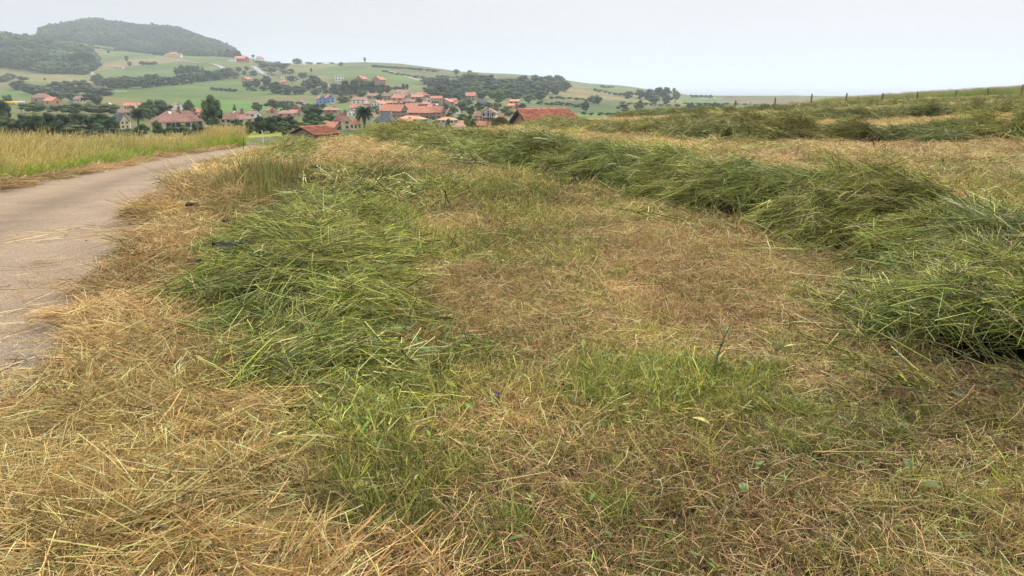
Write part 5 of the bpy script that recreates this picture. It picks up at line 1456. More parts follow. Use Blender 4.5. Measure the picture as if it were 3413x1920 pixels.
HS = [
 # px, base, top, width, yaw, kind, wall, roof, windows, floors, label
 (565,436,371,150,30,'hip','cream','brown',4,1,'large cream hip-roofed house with two ridges, left of the dense tree','house',None,.52,.8,('skylight','door'),62),
 (622,432,370,110,30,'hip','cream','brown',4,1,'rear wing of the large cream hip-roofed house by the dense tree','house',None,.52,.8,(),60),
 (786,428,370,104,-28,'hip','cream','brown',3,2,'hip-roofed cream house with brown roof right of the dense tree','house',None,.45,.9,('skylight',)),
 (400,430,381,52,-25,'gable','cream','slate',3,2,'cream house with dark slate gables behind the tree belt','house',None,.45,.8,('balcony',)),
 (418,428,387,34,20,'gfront','cream','slate',2,2,'slate-roofed side wing beside the palm at left'),
 (137,345,311,68,20,'hip','stone','brown',2,1,'wide brown-roofed farmhouse at left above the tree belt'),
 (172,350,325,58,-25,'gable','salmon','orange',1,1,'salmon-walled barn with orange roof beside the brown farmhouse','barn'),
 (263,344,320,40,-25,'gable','cream','dull',3,1,'small cream cottage with weathered roof left of the valley trees'),
 (432,366,342,42,15,'gable','cream','orange',4,1,'long low cottage with orange roof at the pasture edge'),
 (464,362,342,34,-15,'hip','cream','orange',2,1,'orange-roofed cottage touching the long low one'),
 (415,388,364,50,20,'gable','stone','brown',2,1,'brown-roofed house half hidden behind the left tree belt'),
 (450,380,362,36,-20,'gable','stone','brown',2,1,'low brown roof between tree belt and palm'),
 (590,366,342,52,32,'gfront','white','orange',1,1,'white house with orange gable roof below the bright field'),
 (661,388,363,32,5,'gable','pink','orange',2,1,'small orange roof left of the dense tree'),
 (668,395,376,26,-20,'hip','pink','dull',1,1,'low dull-roofed shed behind the hip-roofed house'),
 (842,392,371,52,-25,'gable','white','dull',2,1,'white cottage with chimneys behind the right hip roof'),
 (904,380,360,36,28,'gfront','pink','orange',1,1,'small pink house with orange gable near the field edge'),
 (908,378,361,26,-30,'gfront','pink','red',1,1,'pink cottage at the edge of the field right of the small pink house'),
 (948,392,368,62,15,'hip','pink','dull',2,1,'wide low dull red roof among dark garden trees'),
 (980,388,366,40,-20,'gable','stone','orange',1,1,'bright orange roof right of the wide dull roof'),
 (993,372,347,30,-20,'gfront','brick','brown',1,1,'tall brown gabled house behind the village hedge'),
 (1069,345,317,36,32,'gfront','blue','orange',2,2,'left of the two blue houses in the meadow','house',None,.42,1.0),
 (1097,343,313,34,30,'gfront','blue','orange',2,2,'right of the two blue houses in the meadow','house',None,.42,1.0),
 (1098,378,358,60,0,'hip','brick','dull',3,1,'hip roof house with terrace right of the large drooping tree'),
 (1140,432,372,62,-38,'hip','cream','brown',2,2,'brown-roofed manor with cream wall behind the hut','house',None,.5,.9),
 (1103,433,407,78,-28,'gable','pink','orange',1,1,'low pinkish house with long orange roof beside the stone hut','house',None,.6,.7),
 (1186,434,397,38,-25,'hip','cream','orange',2,1,'small cream pavilion with orange roof left of the tall palm'),
 (1200,346,324,52,-12,'gable','white','dull',3,2,'long white house with dull roof right of the blue houses'),
 (1180,346,331,22,-20,'gable','white','red',1,1,'small white annex in front of the long white house'),
 (1171,330,316,20,0,'flat','stone','dull',1,1,'small flat grey building above the long white house'),
 (1244,330,311,40,-10,'gable','stone','dull',2,1,'low stone farm building with weathered roof above the white houses','barn'),
 (1295,333,311,32,-20,'gable','stone','dull',2,2,'stone house with brown roof at the upper village edge'),
 (1262,362,334,50,-25,'gfront','white','orange',3,2,'large white house with overhanging orange roof left of the brick houses','house',None,.4,1.1),
 (1184,374,349,36,-8,'gable','white','orange',2,2,'white two-storey house behind the tall palm'),
 (1165,386,366,26,25,'gfront','white','slate',1,1,'small white annex with dark roof by the palm'),
 (1178,388,372,24,25,'gfront','white','white',1,1,'low white outbuilding left of the palm crown'),
 (1335,320,299,40,-35,'gable','white','red',2,2,'white gabled house with red roof highest in the village'),
 (1204,280,252,42,-30,'gfront','brick','red',3,3,'left of two tall red-roofed apartment houses on the slope'),
 (1262,282,254,44,-30,'gfront','brick','red',3,3,'right of two tall red-roofed apartment houses on the slope'),
 (1130,270,249,32,15,'flat','white','white',3,2,'white cubic flat-roofed house on the slope'),
 (1280,303,281,36,-30,'gable','pink','orange',1,1,'long orange roof sloping down below the apartment houses'),
 (1312,392,349,96,-30,'gable','brick','orange',5,2,'long brick terrace with orange roof above the slate roof','building',None,.42,.45),
 (1375,376,345,60,-30,'gable','brick','orange',3,2,'brick wing between the two long terraces','building',None,.42,.6),
 (1420,396,355,120,-12,'gable','brick','orange',6,2,'wide brick terrace with long orange roof in mid village','building',None,.42,.35),
 (1462,396,355,48,-35,'gable','brick','orange',2,2,'right end block of the wide brick terrace','building',None,.42,.6),
 (1285,418,375,78,-15,'hip','grey','slate',2,1,'grey hip-roofed slate building right of the tall palm','building',None,.62,.9),
 (1372,410,387,98,-18,'hip','white','pale',6,1,'long low white building with pale tiled roof','building',None,.4,.5),
 (1490,412,391,68,-15,'hip','white','pale',4,1,'second low white building with pale tiled roof near the wood shrubs','building',None,.4,.6),
 (1352,414,397,62,-10,'gable','pink','orange',0,1,'low orange roof in front of the pale-roofed building','building'),
 (1548,440,406,78,5,'hip','pink','orange',3,1,'pink house with orange roof behind the sparse young tree','house',None,.45,.6,('balcony',)),
 (1608,434,406,46,-30,'gable','pink','orange',2,1,'orange-roofed house beside the brown haystack'),
 (1632,408,361,54,-12,'gfront','white','dull',3,2,'white half-timbered inn with three gable windows','house',None,.30,.9,('timber','balcony')),
 (1596,404,374,34,-5,'gable','pink','dull',2,2,'left wing of the half-timbered inn'),
 (1666,404,378,30,-5,'gable','pink','dull',2,2,'right wing of the half-timbered inn'),
 (1715,364,332,38,-15,'mono','salmon','orange',2,3,'salmon tower-like house in front of the village wood','house',None,.18,.7),
 (1704,366,346,26,-15,'mono','salmon','orange',1,1,'low salmon annex of the tower-like house','house',None,.3,.7),
 (1570,335,308,42,-18,'gable','stone','orange',3,2,'stone house with split orange roof below the wood'),
 (1607,352,332,32,8,'gable','brick','slate',1,1,'low grey-roofed building at the foot of the wood'),
 (1513,379,357,42,-30,'gable','white','orange',2,1,'white bungalow with orange roof right of the wide terrace'),
 (1488,354,328,52,-25,'gfront','stone','orange',1,1,'brown stone barn with orange roof in the upper village','barn'),
 (1513,345,328,22,10,'gable','brick','orange',1,1,'narrow orange roof attached behind the brown barn'),
 (1457,344,320,38,-8,'gable','brick','red',4,2,'brick house with white balconies in the upper village','house',None,.3,.7,('balcony',)),
 (1427,342,326,24,30,'gfront','white','dull',1,1,'small white gabled cottage in the middle of the village'),
 (1418,356,339,36,-10,'hip','brick','orange',2,1,'orange hip roof below the small white cottage'),
 (1422,326,310,24,10,'hip','brick','red',1,1,'small red roof at the top of the village street'),
 (1394,334,315,46,-15,'gable','stone','orange',3,2,'row house with orange roof in the upper village'),
 (1354,328,310,28,-25,'gable','stone','red',2,2,'red-roofed house right of the highest white house'),
 (1330,338,318,52,-20,'gable','pink','red',2,1,'wide low red roof in the upper village'),
 (1380,316,306,26,10,'gfront','white','pale',1,1,'pale wall house behind the upper village roofs'),
 (1362,352,328,44,-30,'hip','stone','dull',2,1,'layered weathered hip roof above the brick terraces'),
 (1390,362,344,38,-25,'gable','brick','orange',1,1,'orange roof stepping down above the wide terrace'),
 (1330,350,338,40,-10,'gable','stone','dull',2,1,'low weathered shed roof left of the layered hip roof','barn'),
 (1345,312,301,26,20,'gable','white','orange',2,1,'small white house with orange roof just right of the highest village house'),
 (1312,326,314,24,-30,'gfront','white','orange',2,1,'white gabled house between the upper stone houses'),
 (1402,320,308,26,-20,'gable','pink','orange',2,1,'pink row house with orange roof under the wood edge'),
 (1445,334,321,26,15,'gable','white','red',2,2,'white house with red roof beside the balconied brick house'),
 (1375,346,333,34,12,'gable','white','orange',3,1,'white cottage row with orange roof in the village centre'),
 (1412,350,338,26,-25,'gfront','stone','red',2,1,'red-roofed stone house in the village centre'),
 (1345,364,350,34,-20,'gable','pink','orange',2,1,'orange roof directly above the left brick terrace'),
 (1300,350,337,30,-15,'gable','stone','orange',2,1,'orange roof right of the large overhanging white house'),
 (1438,362,349,30,-15,'gable','white','orange',2,1,'white house with orange roof behind the wide terrace'),
 (1465,372,358,26,20,'gfront','white','orange',1,1,'small white gable at the right end of the wide terrace'),
 (1225,352,341,26,-20,'gable','pink','orange',2,1,'low orange roof between the white houses and the palm'),
 (1240,388,376,30,-20,'gable','white','orange',2,1,'white house with orange roof above the grey slate hip'),
 (1395,326,314,22,25,'gfront','white','orange',1,1,'little white gable at the top of the village'),
 (1530,352,340,30,-10,'gable','brick','red',2,1,'brick outbuilding right of the brown stone barn'),
 (1010,346,335,26,-20,'gable','white','dull',1,1,'white farm shed beside the hedge behind the village'),
 (578,192,173,34,-20,'gable','cream','red',3,2,'farmhouse with arched front at the foot of the wooded hill'),
 (594,192,178,24,10,'gable','white','red',1,1,'white side barn of the farmhouse under the wooded hill','barn'),
 (803,206,187,42,-12,'gable','red','orange',4,2,'red-walled hilltop house with orange roof'),
 (773,206,196,26,10,'flat','white','slate',2,1,'low white annex left of the red hilltop house'),
 (866,206,187,26,-20,'gfront','white','red',2,2,'white hilltop house with steep red roofs'),
 (820,271,257,30,-25,'gfront','salmon','orange',2,1,'small orange cottage above the bright green field'),
 (795,264,254,9,0,'flat','stone','white',0,1,'tiny stone tower beside the small orange cottage'),
 (400,229,219,26,-10,'gable','white','red',3,1,'small white ruined shed alone in the left pasture'),
 (74,127,115,22,-15,'gfront','cream','orange',1,1,'orange roof among the trees on the left skyline'),
 (188,231,224,16,0,'flat','white','white',0,1,'tiny white shed below the left hillside wood'),
 (946,279,267,22,-15,'gable','salmon','orange',1,1,'orange roof hidden in the trees of the saddle'),
 (941,262,250,16,20,'gfront','white','slate',1,1,'small white gable in the trees of the saddle'),
]
for a in HS: house(*a)

# ------------------------------------------------------------------ tiled roofs of the two near buildings
def tiled_slope(P00, P10, P01, P11, ncol, nrow, amp, t=.10):
    """barrel tiles between four corners (P00-P10 eave, P01-P11 ridge): columns of half round tiles, courses stepped"""
    P00, P10, P01, P11 = map(Vector, (P00, P10, P01, P11))
    nrm = (P10-P00).cross(P01-P00).normalized()
    V, Q = [], []; sub = 4; nu = ncol*sub
    for r in range(nrow):
        for e_, lift in ((0, .035), (1, 0)):
            v = (r+e_*1.02)/nrow
            for i in range(nu+1):
                u = i/nu; ph = (i % sub)/sub
                hgt = amp*math.sin(math.pi*ph) + lift
                g = mnoise.noise(Vector((i//sub*3.1, r*7.7, 0)))*.012
                p = (P00*(1-u)+P10*u)*(1-v) + (P01*(1-u)+P11*u)*v + nrm*(hgt+g)
                V.append(p[:])
        b = r*2*(nu+1)
        for i in range(nu): Q.append((b+i, b+i+1, b+nu+1+i+1, b+nu+1+i))
        if r: 
            for i in range(nu): Q.append((b+i+1, b+i, b-(nu+1)+i, b-(nu+1)+i+1))
    return np.array(V), np.array(Q)
def tile_roof(name, parent, slopes, mat, amp=.05):
    V, Q, C, o = [], [], [], 0
    for P, nc, nr in slopes:
        v, q = tiled_slope(*P, nc, nr, amp); V.append(v); Q.append(q+o); o += len(v)
    V = np.concatenate(V); Q = np.concatenate(Q)
    ob = link(name, fast_mesh(name, V, Q, None, mat), parent); ob['kind'] = 'stuff'; return ob
M_TILE_NEW = tile_mat('clay_roof_tiles', (.62,.235,.155), .28)
M_TILE_OLD = tile_mat('old_clay_roof_tiles', (.46,.185,.11), .45)

# red barn
def red_barn():
    Y = 104; px0, py0 = 1724, 366
    X0, _, zr = pt(px0, py0, Y)                # front end of the ridge
    ya = rad(24); L = 9.4; D = 3.6; rise = 2.1; ze = zr-rise; zb = ze-2.6
    root = tag(empty('barn', (X0, Y, zb), ya), 'brick barn with a large bright red tiled roof behind the windrow', 'barn')
    ze -= zb; zr -= zb
    mb = MB(); mb.box(.5, L-.3, -D+.5, D-.5, -1.5, ze-.02)
    mb.poly([(.5, D-.5, ze-.02), (.5, -D+.5, ze-.02), (.5, 0, zr-.35)]); mb.build('wall', WALL['brick'], root)
    s = MB(); o = .0
    s.slab([(0,-D,ze),(L,-D,ze),(L-1.6,0,zr),(0,0,zr)], .12); s.slab([(0,.004,zr),(L-1.6,.004,zr),(L,D,ze),(0,D,ze)], .12); s.slab([(L+.004,-D,ze),(L+.004,D,ze),(L-1.596,0,zr)], .12)
    rf = s.build('roof', M_DARK, root)
    tile_roof('roof_tiles', rf, [(((0,-D,ze+.03),(L,-D,ze+.03),(0,0,zr+.03),(L-1.6,0,zr+.03)), 44, 17), (((L,D,ze+.03),(0,D,ze+.03),(L-1.6,0,zr+.03),(0,0,zr+.03)), 44, 17), (((L,-D,ze+.03),(L,D,ze+.03),(L-1.6,-.02,zr+.03),(L-1.6,.02,zr+.03)), 30, 17)], M_TILE_NEW)
    MB().tube([(-.02,0,zr+.05),(L-1.6,0,zr+.05)], [.13,.13], 8).build('ridge_cap', M_TILE_NEW, rf)
    m = MB()                                   # barge boards and rafter tails
    for sg in (-1, 1):
        m.slab([(-.06, sg*D, ze-.02), (.02, sg*D, ze-.02), (.02, 0, zr-.02), (-.06, 0, zr-.02)] if sg < 0 else [(-.06, 0, zr-.02), (.02, 0, zr-.02), (.02, sg*D, ze-.02), (-.06, sg*D, ze-.02)], .28)
    m.build('barge_board', M_DARK, root)
    MB().box(.42, .5-.002, -1.0, .2, ze-1.5, ze-.45).build('door', WALL['cream'], root)
red_barn()

# stone hut
def stone_hut():
    Y = 92; X0, _, zr = pt(1004, 425, Y); ya = rad(58); L = 4.3; D = 2.35
    rise = 24*mpp(Y); ze = zr-rise; zb = float(H(X0, Y)[0]); 
    root = tag(empty('stone_hut', (X0, Y, zb), ya), 'small rubble stone hut with an old red tiled roof at the field edge', 'hut')
    ze -= zb; zr -= zb
    M_ST = simple('hut_mortar', (.20,.155,.11), .95, .3, 6, .6)
    mb = MB(); mb.box(.25, L-.15, -D+.25, D-.25, -.6, ze-.06); mb.poly([(.25, D-.25, ze-.06), (.25, -D+.25, ze-.06), (.25, 0, zr-.2)]); wl_ = mb.build('wall', M_ST, root)
    m, nt, out = newmat('rubble_stone')
    at_ = n_(nt, 'ShaderNodeAttribute', attribute_name='Col', attribute_type='GEOMETRY'); p = n_(nt, 'ShaderNodeBsdfPrincipled', Roughness=.95)
    nt.links.new(at_.outputs['Color'], p.inputs['Base Color']); nt.links.new(p.outputs[0], out.inputs[0])
    V, Q, C, o = [], [], [], 0
    g = np.random.default_rng(4)
    def stone(c, ex, ey, nrm, sx, sy):
        nonlocal o
        k = 7; an = np.sort(g.uniform(0, 2*math.pi, k)) ; an = np.linspace(0, 2*math.pi, k, endpoint=False) + g.normal(0, .18, k)
        rr = g.uniform(.8, 1.1, k)
        out_ = np.stack([c + ex*(sx*math.cos(a)*q) + ey*(sy*math.sin(a)*q) for a, q in zip(an, rr)])
        inn = c + (out_-c)*.72 + nrm*g.uniform(.04, .09)
        vs_ = np.concatenate([out_-nrm*.02, inn, [c + nrm*g.uniform(.06, .11)]])
        V.append(vs_)
        q = [(i, (i+1) % k, k+(i+1) % k, k+i) for i in range(k)] + [(k+i, k+(i+1) % k, 2*k, 2*k) for i in range(k)]
        Q.append(np.array(q)+o); o += len(vs_)
        base = np.array([(.42,.30,.17),(.50,.42,.30),(.36,.22,.13),(.30,.26,.22),(.46,.33,.20)])[g.integers(5)]*g.uniform(.7, 1.25)
        C.append(np.tile(base, (len(vs_), 1)))
    ex, ey = np.array([0, 1., 0]), np.array([0, 0, 1.])
    for zz in np.arange(.1, zr-.3, .24):
        lim = (D-.3) if zz < ze-.1 else (D-.3)*(1-(zz-ze+.1)/(zr-ze))
        y = -lim+.1
        while y < lim-.08:
            w = g.uniform(.12, .24); stone(np.array([.25, y+w/2, zz+g.uniform(-.03, .03)]), ex, ey, np.array([-1., 0, 0]), w*.62, .125); y += w*1.08
    for zz in np.arange(.1, ze-.1, .24):
        x = .3
        while x < L-.25:
            w = g.uniform(.12, .26); 
            if not (L-2.0 < x+w/2 < L-.9 and zz > ze-1.0): stone(np.array([x+w/2, -D+.25, zz]), np.array([1., 0, 0]), ey, np.array([0, -1., 0]), w*.62, .125)
            x += w*1.08
    Qf = np.concatenate(Q); 
    me = bpy.data.meshes.new('stones'); VV = np.concatenate(V); CC = np.concatenate(C)
    me.from_pydata(VV.tolist(), [], [tuple(dict.fromkeys(f)) for f in Qf.tolist()])
    a = me.color_attributes.new('Col', 'FLOAT_COLOR', 'POINT'); a.data.foreach_set('color', np.concatenate([CC, np.ones((len(CC), 1))], 1).astype(np.float32).ravel())
    me.materials.append(m); so = link('stones', me, wl_); so['kind'] = 'stuff'
    s = MB(); s.slab([(-.1,-D,ze),(L,-D,ze),(L,0,zr),(-.1,0,zr)], .08); s.slab([(-.1,.004,zr),(L,.004,zr),(L,D,ze),(-.1,D,ze)], .08); rf = s.build('roof', M_DARK, root)
    tile_roof('roof_tiles', rf, [(((-.15,-D-.05,ze+.02),(L,-D-.05,ze+.02),(-.15,0,zr+.03),(L,0,zr+.03)), 20, 9), (((L,D+.05,ze+.02),(-.15,D+.05,ze+.02),(L,0,zr+.03),(-.15,0,zr+.03)), 20, 9)], M_TILE_OLD, .07)
    MB().tube([(-.2,0,zr+.06),(L+.02,0,zr+.06)], [.12,.12], 8).build('ridge_cap', M_TILE_OLD, rf)
    MB().box(L-1.95, L-.95, -D+.16, -D+.24, ze-.75, ze-.2).build('window', M_GLASS, root)
stone_hut()

# corrugated shed in front of the village
def canopy():
    Y = 112
    x0, _, z0 = pt(1322, 411, Y); x1, _, z1 = pt(1484, 409, Y)
    w = x1-x0; zb = float(H((x0+x1)/2, Y)[0]); root = tag(empty('open_shed', ((x0+x1)/2, Y, zb)), 'open shed with a grey corrugated roof in front of the pale-roofed buildings', 'shed')
    zt = z0-zb
    n = 150; V = []; 
    for i in range(n+1):
        x = -w/2 + w*i/n; dz = .05*math.sin(i*math.pi/1.5)
        V += [(x, -1.2, zt-1.0+dz), (x, 1.4, zt+dz)]
    Q = [(2*i, 2*i+2, 2*i+3, 2*i+1) for i in range(n)]
    link('corrugated_roof', fast_mesh('corrugated_roof', V, Q, None, simple('corrugated_sheet', (.13,.135,.15), .6, .3, 1.5)), root)
    for i in range(5):
        x = -w/2+.3 + (w-.6)*i/4
        MB().box(x-.08, x+.08, -.9, -.75, -1, zt-.95).build('post', M_DARK, root)
    MB().box(-w/2+.2, w/2-.2, 1.1, 1.2, -1, zt-.25).build('wall', M_DARK, root)
canopy()

# haystack beside the barn
def haystack():
    Y = 72; X, _, zt = pt(1668, 393, Y); z = float(H(X, Y)[0]); R = 42*mpp(Y)
    root = tag(empty('haystack', (X, Y, z)), 'round brown haystack at the left end of the red barn', 'haystack')
    V, T = ico(4); V = V.copy(); V[:, 2] = np.where(V[:, 2] < 0, V[:, 2]*.2, V[:, 2])
    V = V*np.array([R, R, zt-z])*(1+fbm(V[:, 0]*5+V[:, 2]*3, V[:, 1]*5, 5, 3)[:, None]*.12)
    link('packed_hay', fast_mesh('packed_hay', V, T, None, simple('old_hay', (.17,.125,.08), .95, .3, 4, .8, 18), smooth=True), root)
    n = 420; d = unit(rng.normal(size=(n, 3))); d[:, 2] = np.abs(d[:, 2]); P = d*np.array([R, R, zt-z])
    scatter('loose_hay', 'haydry', P*.99, d*np.array([1, 1, .8]), rng.uniform(0, 6.28, n), np.full(n, .75), np.array([.62, .5, .48])*rng.uniform(.7, 1.1, (n, 1)), None, root)
haystack()

# ------------------------------------------------------------------ valley roads and tracks
M_TRACK = simple('pale_track', (.31,.29,.26), .9, .15, .3)
M_ASPH = simple('valley_asphalt', (.20,.19,.19), .9, .15, .3)
M_LINE = simple('road_marking', (.7,.7,.68), .8, .05, 1)
def track(name, pl, w, mat, label, lift=.25, off=0):
    P = []
    for a, b in zip(pl[:-1], pl[1:]):
        for t in np.linspace(0, 1, 10, endpoint=False): P.append(at(a[0]+(b[0]-a[0])*t, a[1]+(b[1]-a[1])*t, 80)[:2])
    P.append(at(*pl[-1], 80)[:2]); P = smooth(resample(P, 5), 6)
    T = np.gradient(P, axis=0); T /= np.linalg.norm(T, axis=1, keepdims=True)+1e-9; Nn = np.stack([-T[:, 1], T[:, 0]], 1)
    P = P + Nn*off
    V = []
    for u in (-1, -.3, .3, 1):
        q = P + Nn*w*.36*u; V.append(np.stack([q[:, 0], q[:, 1], H(q[:, 0], q[:, 1])+lift], 1))
    zc = np.max([v[:, 2] for v in V], axis=0)
    V = np.stack(V, 1); n = len(P); V[:, :, 2] = zc[:, None]
    i = np.arange(n-1)[:, None]; j = np.arange(3)[None]
    Q = np.stack([i*4+j, (i+1)*4+j, (i+1)*4+j+1, i*4+j+1], -1).reshape(-1, 4)
    tag(link(name, fast_mesh(name, V.reshape(-1, 3), Q, None, mat)), kind='structure', label=label)
track('hillside_road', [(524,191),(594,201),(669,212),(702,213),(731,220),(747,230),(745,238)], 9, M_TRACK, 'pale road crossing the hillside below the red house')
track('winding_road', [(845,222),(858,232),(877,246),(896,258)], 13, M_ASPH, 'wide grey road winding down between the trees')
track('road_marking', [(845,222),(858,232),(877,246),(896,258)], 1.2, M_LINE, 'white line of the wide winding road', .5)
track('farm_track', [(561,257),(590,254),(625,250)], 6, M_TRACK, 'short pale track above the hedgerow')
track('pasture_track', [(338,234),(309,239),(309,250),(318,266)], 5, M_TRACK, 'pale farm track beside the left hillside wood')
track('left_lane', [(-20,294),(41,293)], 6, M_TRACK, 'pale lane at the far left edge')
track('ridge_track', [(1300,238),(1337,249),(1370,260),(1405,270)], 6, M_TRACK, 'pale track running over the green ridge')
track('village_lane', [(1070,279),(1100,289)], 6, M_TRACK, 'short pale lane above the village')
track('slope_path', [(2000,329),(2025,323),(2045,322)], 4, M_TRACK, 'small pale path on the olive hillside')
track('upper_lane', [(300,170),(360,177),(440,182),(500,184)], 4, M_TRACK, 'pale lane through the upper pasture')

# ------------------------------------------------------------------ fence, posts, poles
def fence():
    posts = [(2450,333,364,0),(2500,339,364,1),(2585,324,353,0),(2706,312,352,0),(2822,309,341,0),(2942,309,340,0),(3060,304,331,0),(3187,300,329,0),(3297,294,322,0),(3410,280,316,0),(3530,276,312,0)]
    x0, y0, z0 = at(2450, 362, 40)
    Y = 53; X0 = pt(2706, 340, Y)[0]; z0 = float(H(X0, Y)[0])
    root = tag(empty('fence', (X0, Y, z0)), 'wire fence on weathered wooden posts along the right skyline', 'fence')
    tops = []
    for px, t, b, thin in posts:
        x, _, zt = pt(px, t, Y); zb = float(H(x, Y)[0])
        r = .03 if thin else .058
        l = random.uniform(-.06, .06)
        m = MB(); pts_ = [(0,0,zb-.4-z0),(l*.5,0,(zb+zt)/2-z0),(l,0,zt-.12-z0),(l*1.1,0,zt-z0)]
        m.tube(pts_, [r*1.05, r, r*.95, r*.35], 7)
        o = m.build('post', M_WOOD, root); o.location = (x-X0, 0, 0); tops.append((x-X0+l, zt-z0, zb-z0))
    tops.sort()
    for fr in (.35, .75):
        m = MB(); m.tube([(x, -.08, zb+(zt-zb)*fr) for x, zt, zb in tops], [.004]*len(tops), 4); m.build('wire', simple('galvanised_wire', (.3,.3,.3), .5, metal=.8), root)
fence()
def roadpost():
    x, y, z = at(877, 478, 15); h = 44*mpp(y)
    root = tag(empty('road_marker_post', (x, y, z)), 'white roadside marker post beside the tall grass at the bend', 'marker post')
    mb = MB(); r = .05; mb.tube([(0,0,-.3),(0,0,h-.03),(0,0,h)], [r, r, r*.6], 10); mb.build('post', WALL['white'], root)
    mb = MB(); mb.tube([(0,0,h*.80),(0,0,h*.86)], [r*1.06, r*1.06], 10); mb.build('reflector_band', WALL['grey'], root)
roadpost()
def slab_():
    x, y, z = at(945, 481, 15); w = 50*mpp(y)
    mb = MB(); mb.box(-w/2, w/2, -.3, .3, .0, .09); mb.box(-w/2-.03, w/2+.03, -.33, .33, .0901, .14)
    o = mb.build('concrete_slab', WALL['grey']); o.location = (x, y, z+.12); tag(o, 'low grey concrete slab beyond the end of the road', 'slab')
slab_()
def pole(px, b, t, label, arms=0, r=.16):
    X, Y, z, h = place(px, b, t)
    root = tag(empty('utility_pole', (X, Y, z)), label, 'utility pole')
    MB().tube([(0,0,-1),(0,0,h)], [r*1.2, r*.8], 7).build('shaft', simple('pole_concrete', (.42,.40,.37), .9), root)
    if arms:
        m = MB(); m.tube([(-1.6,0,h*1.02),(0,0,h*.75),(1.6,0,h*1.02)], [.08,.12,.08], 6); m.tube([(-2,0,h*.55),(2,0,h*.55)], [.07,.07], 6); m.build('cross_arm', WALL['grey'], root)
for a in [(143,236,205,'concrete pole in front of the left hillside wood'),(396,296,270,'slim pole in front of the long hedgerow'),(481,293,272,'forked power pylon beside the long hedgerow',1),
          (72,378,343,'pole with a dark box among the trees at the far left'),(452,452,411,'thin pale pole behind the meadow right of the olive bush'),(1171,210,183,'thin tall mast on the ridge'),
          (983,276,256,'pale pole in the trees of the saddle'),(730,308,292,'short pole in the bright green field'),(674,328,312,'wooden pole alone in the bright green field'),(1160,352,343,'small pole behind the hip roof house'),
          (1228,346,330,'pole beside the long white village house'),(1677,250,242,'tiny pole on the far ridge'),(1982,292,275,'thin pole on the right skyline'),(2076,305,290,'thin pole near the coastal grove')]: pole(*a)

# ------------------------------------------------------------------ bales, cars, sheep
def bale_row(px, base, w, h, mat, label, n, name='wrapped_bale'):
    for i in range(n):
        x, y, z = at(px + w*(i+.5)/n, base, 62); R = h*mpp(y)/2; L = w/n*mpp(y)*.98
        m = MB(); k = 14; ring = []
        pts_ = [(-L/2,0,0),(-L/2*.94,0,0),(L/2*.94,0,0),(L/2,0,0)]
        m.tube(pts_, [R*.8, R, R, R*.8], k)
        o = m.build(name, mat, None, True); o.location = (x, y, z+R); tag(o, label, 'bale', name.replace('_', ' ') + 's in a row ' + str(px))
        o['group'] = 'wrapped bales at the far left edge' if px < 100 else 'wrapped bales in the bright green field'
M_YEL = simple('yellow_film', (.75,.52,.03), .4, .08, 2); M_GRNF = simple('pale_green_film', (.45,.68,.22), .4, .06, 2); M_WHF = simple('white_film', (.62,.60,.60), .4, .06, 2)
bale_row(16, 349, 39, 11, M_YEL, 'yellow wrapped hay bale in the row at the far left edge', 5)
bale_row(56, 346, 26, 9, M_WHF, 'pale grey wrapped bale right of the yellow ones', 3)
bale_row(384, 307, 38, 4, M_GRNF, 'pale green wrapped bale in the bright green field', 5)

def car(px, b, wpx, col, label, yaw=0):
    x, y, z = at(px, b, 62); L = max(wpx*mpp(y), 3.6)
    root = tag(empty('parked_car', (x, y, z), rad(yaw)), label, 'car'); s = L/4.2
    mb = MB(); prof = [(-2.1,.35),(-2.1,.8),(-1.3,.95),(-.7,1.42),(.9,1.45),(1.7,.98),(2.1,.85),(2.1,.35)]
    b0 = len(mb.v); mb.v += [(p[0]*s, -.85*s, p[1]*s) for p in prof] + [(p[0]*s, .85*s, p[1]*s) for p in prof]; n = len(prof)
    mb.f.append(tuple(range(n))); mb.f.append(tuple(reversed(range(n, 2*n)))); mb.f += [(i, i+n, (i+1) % n+n, (i+1) % n) for i in range(n)]
    mb.build('body', simple('car_paint', col, .3, .03, 1, spec=.5), root)
    m = MB(); 
    for sg in (-1, 1): m.box(-.75*s, 1.0*s, sg*.86*s-.01, sg*.86*s+.01, .98*s, 1.34*s)
    m.build('window', M_GLASS, root)
    for wx in (-1.3, 1.3):
        for sg in (-1, 1): MB().tube([(wx*s, sg*.74*s, .33*s), (wx*s, sg*.9*s, .33*s)], [.33*s, .33*s], 12).build('wheel', M_DARK, root)
car(235,342,8,(.7,.7,.7),'white car parked left of the small cream cottage',20)
car(361,350,11,(.75,.75,.75),'white van parked behind the tree belt near the low cottages',-10)
car(520,192,6,(.7,.7,.7),'tiny white car on the road below the wooded hill')
car(1108,347,7,(.75,.75,.72),'white car parked right of the blue houses',15)
car(1450,353,8,(.75,.75,.75),'white car parked in front of the brown stone barn',-20)
car(1330,358,7,(.12,.13,.15),'dark car parked below the upper village roofs',10)

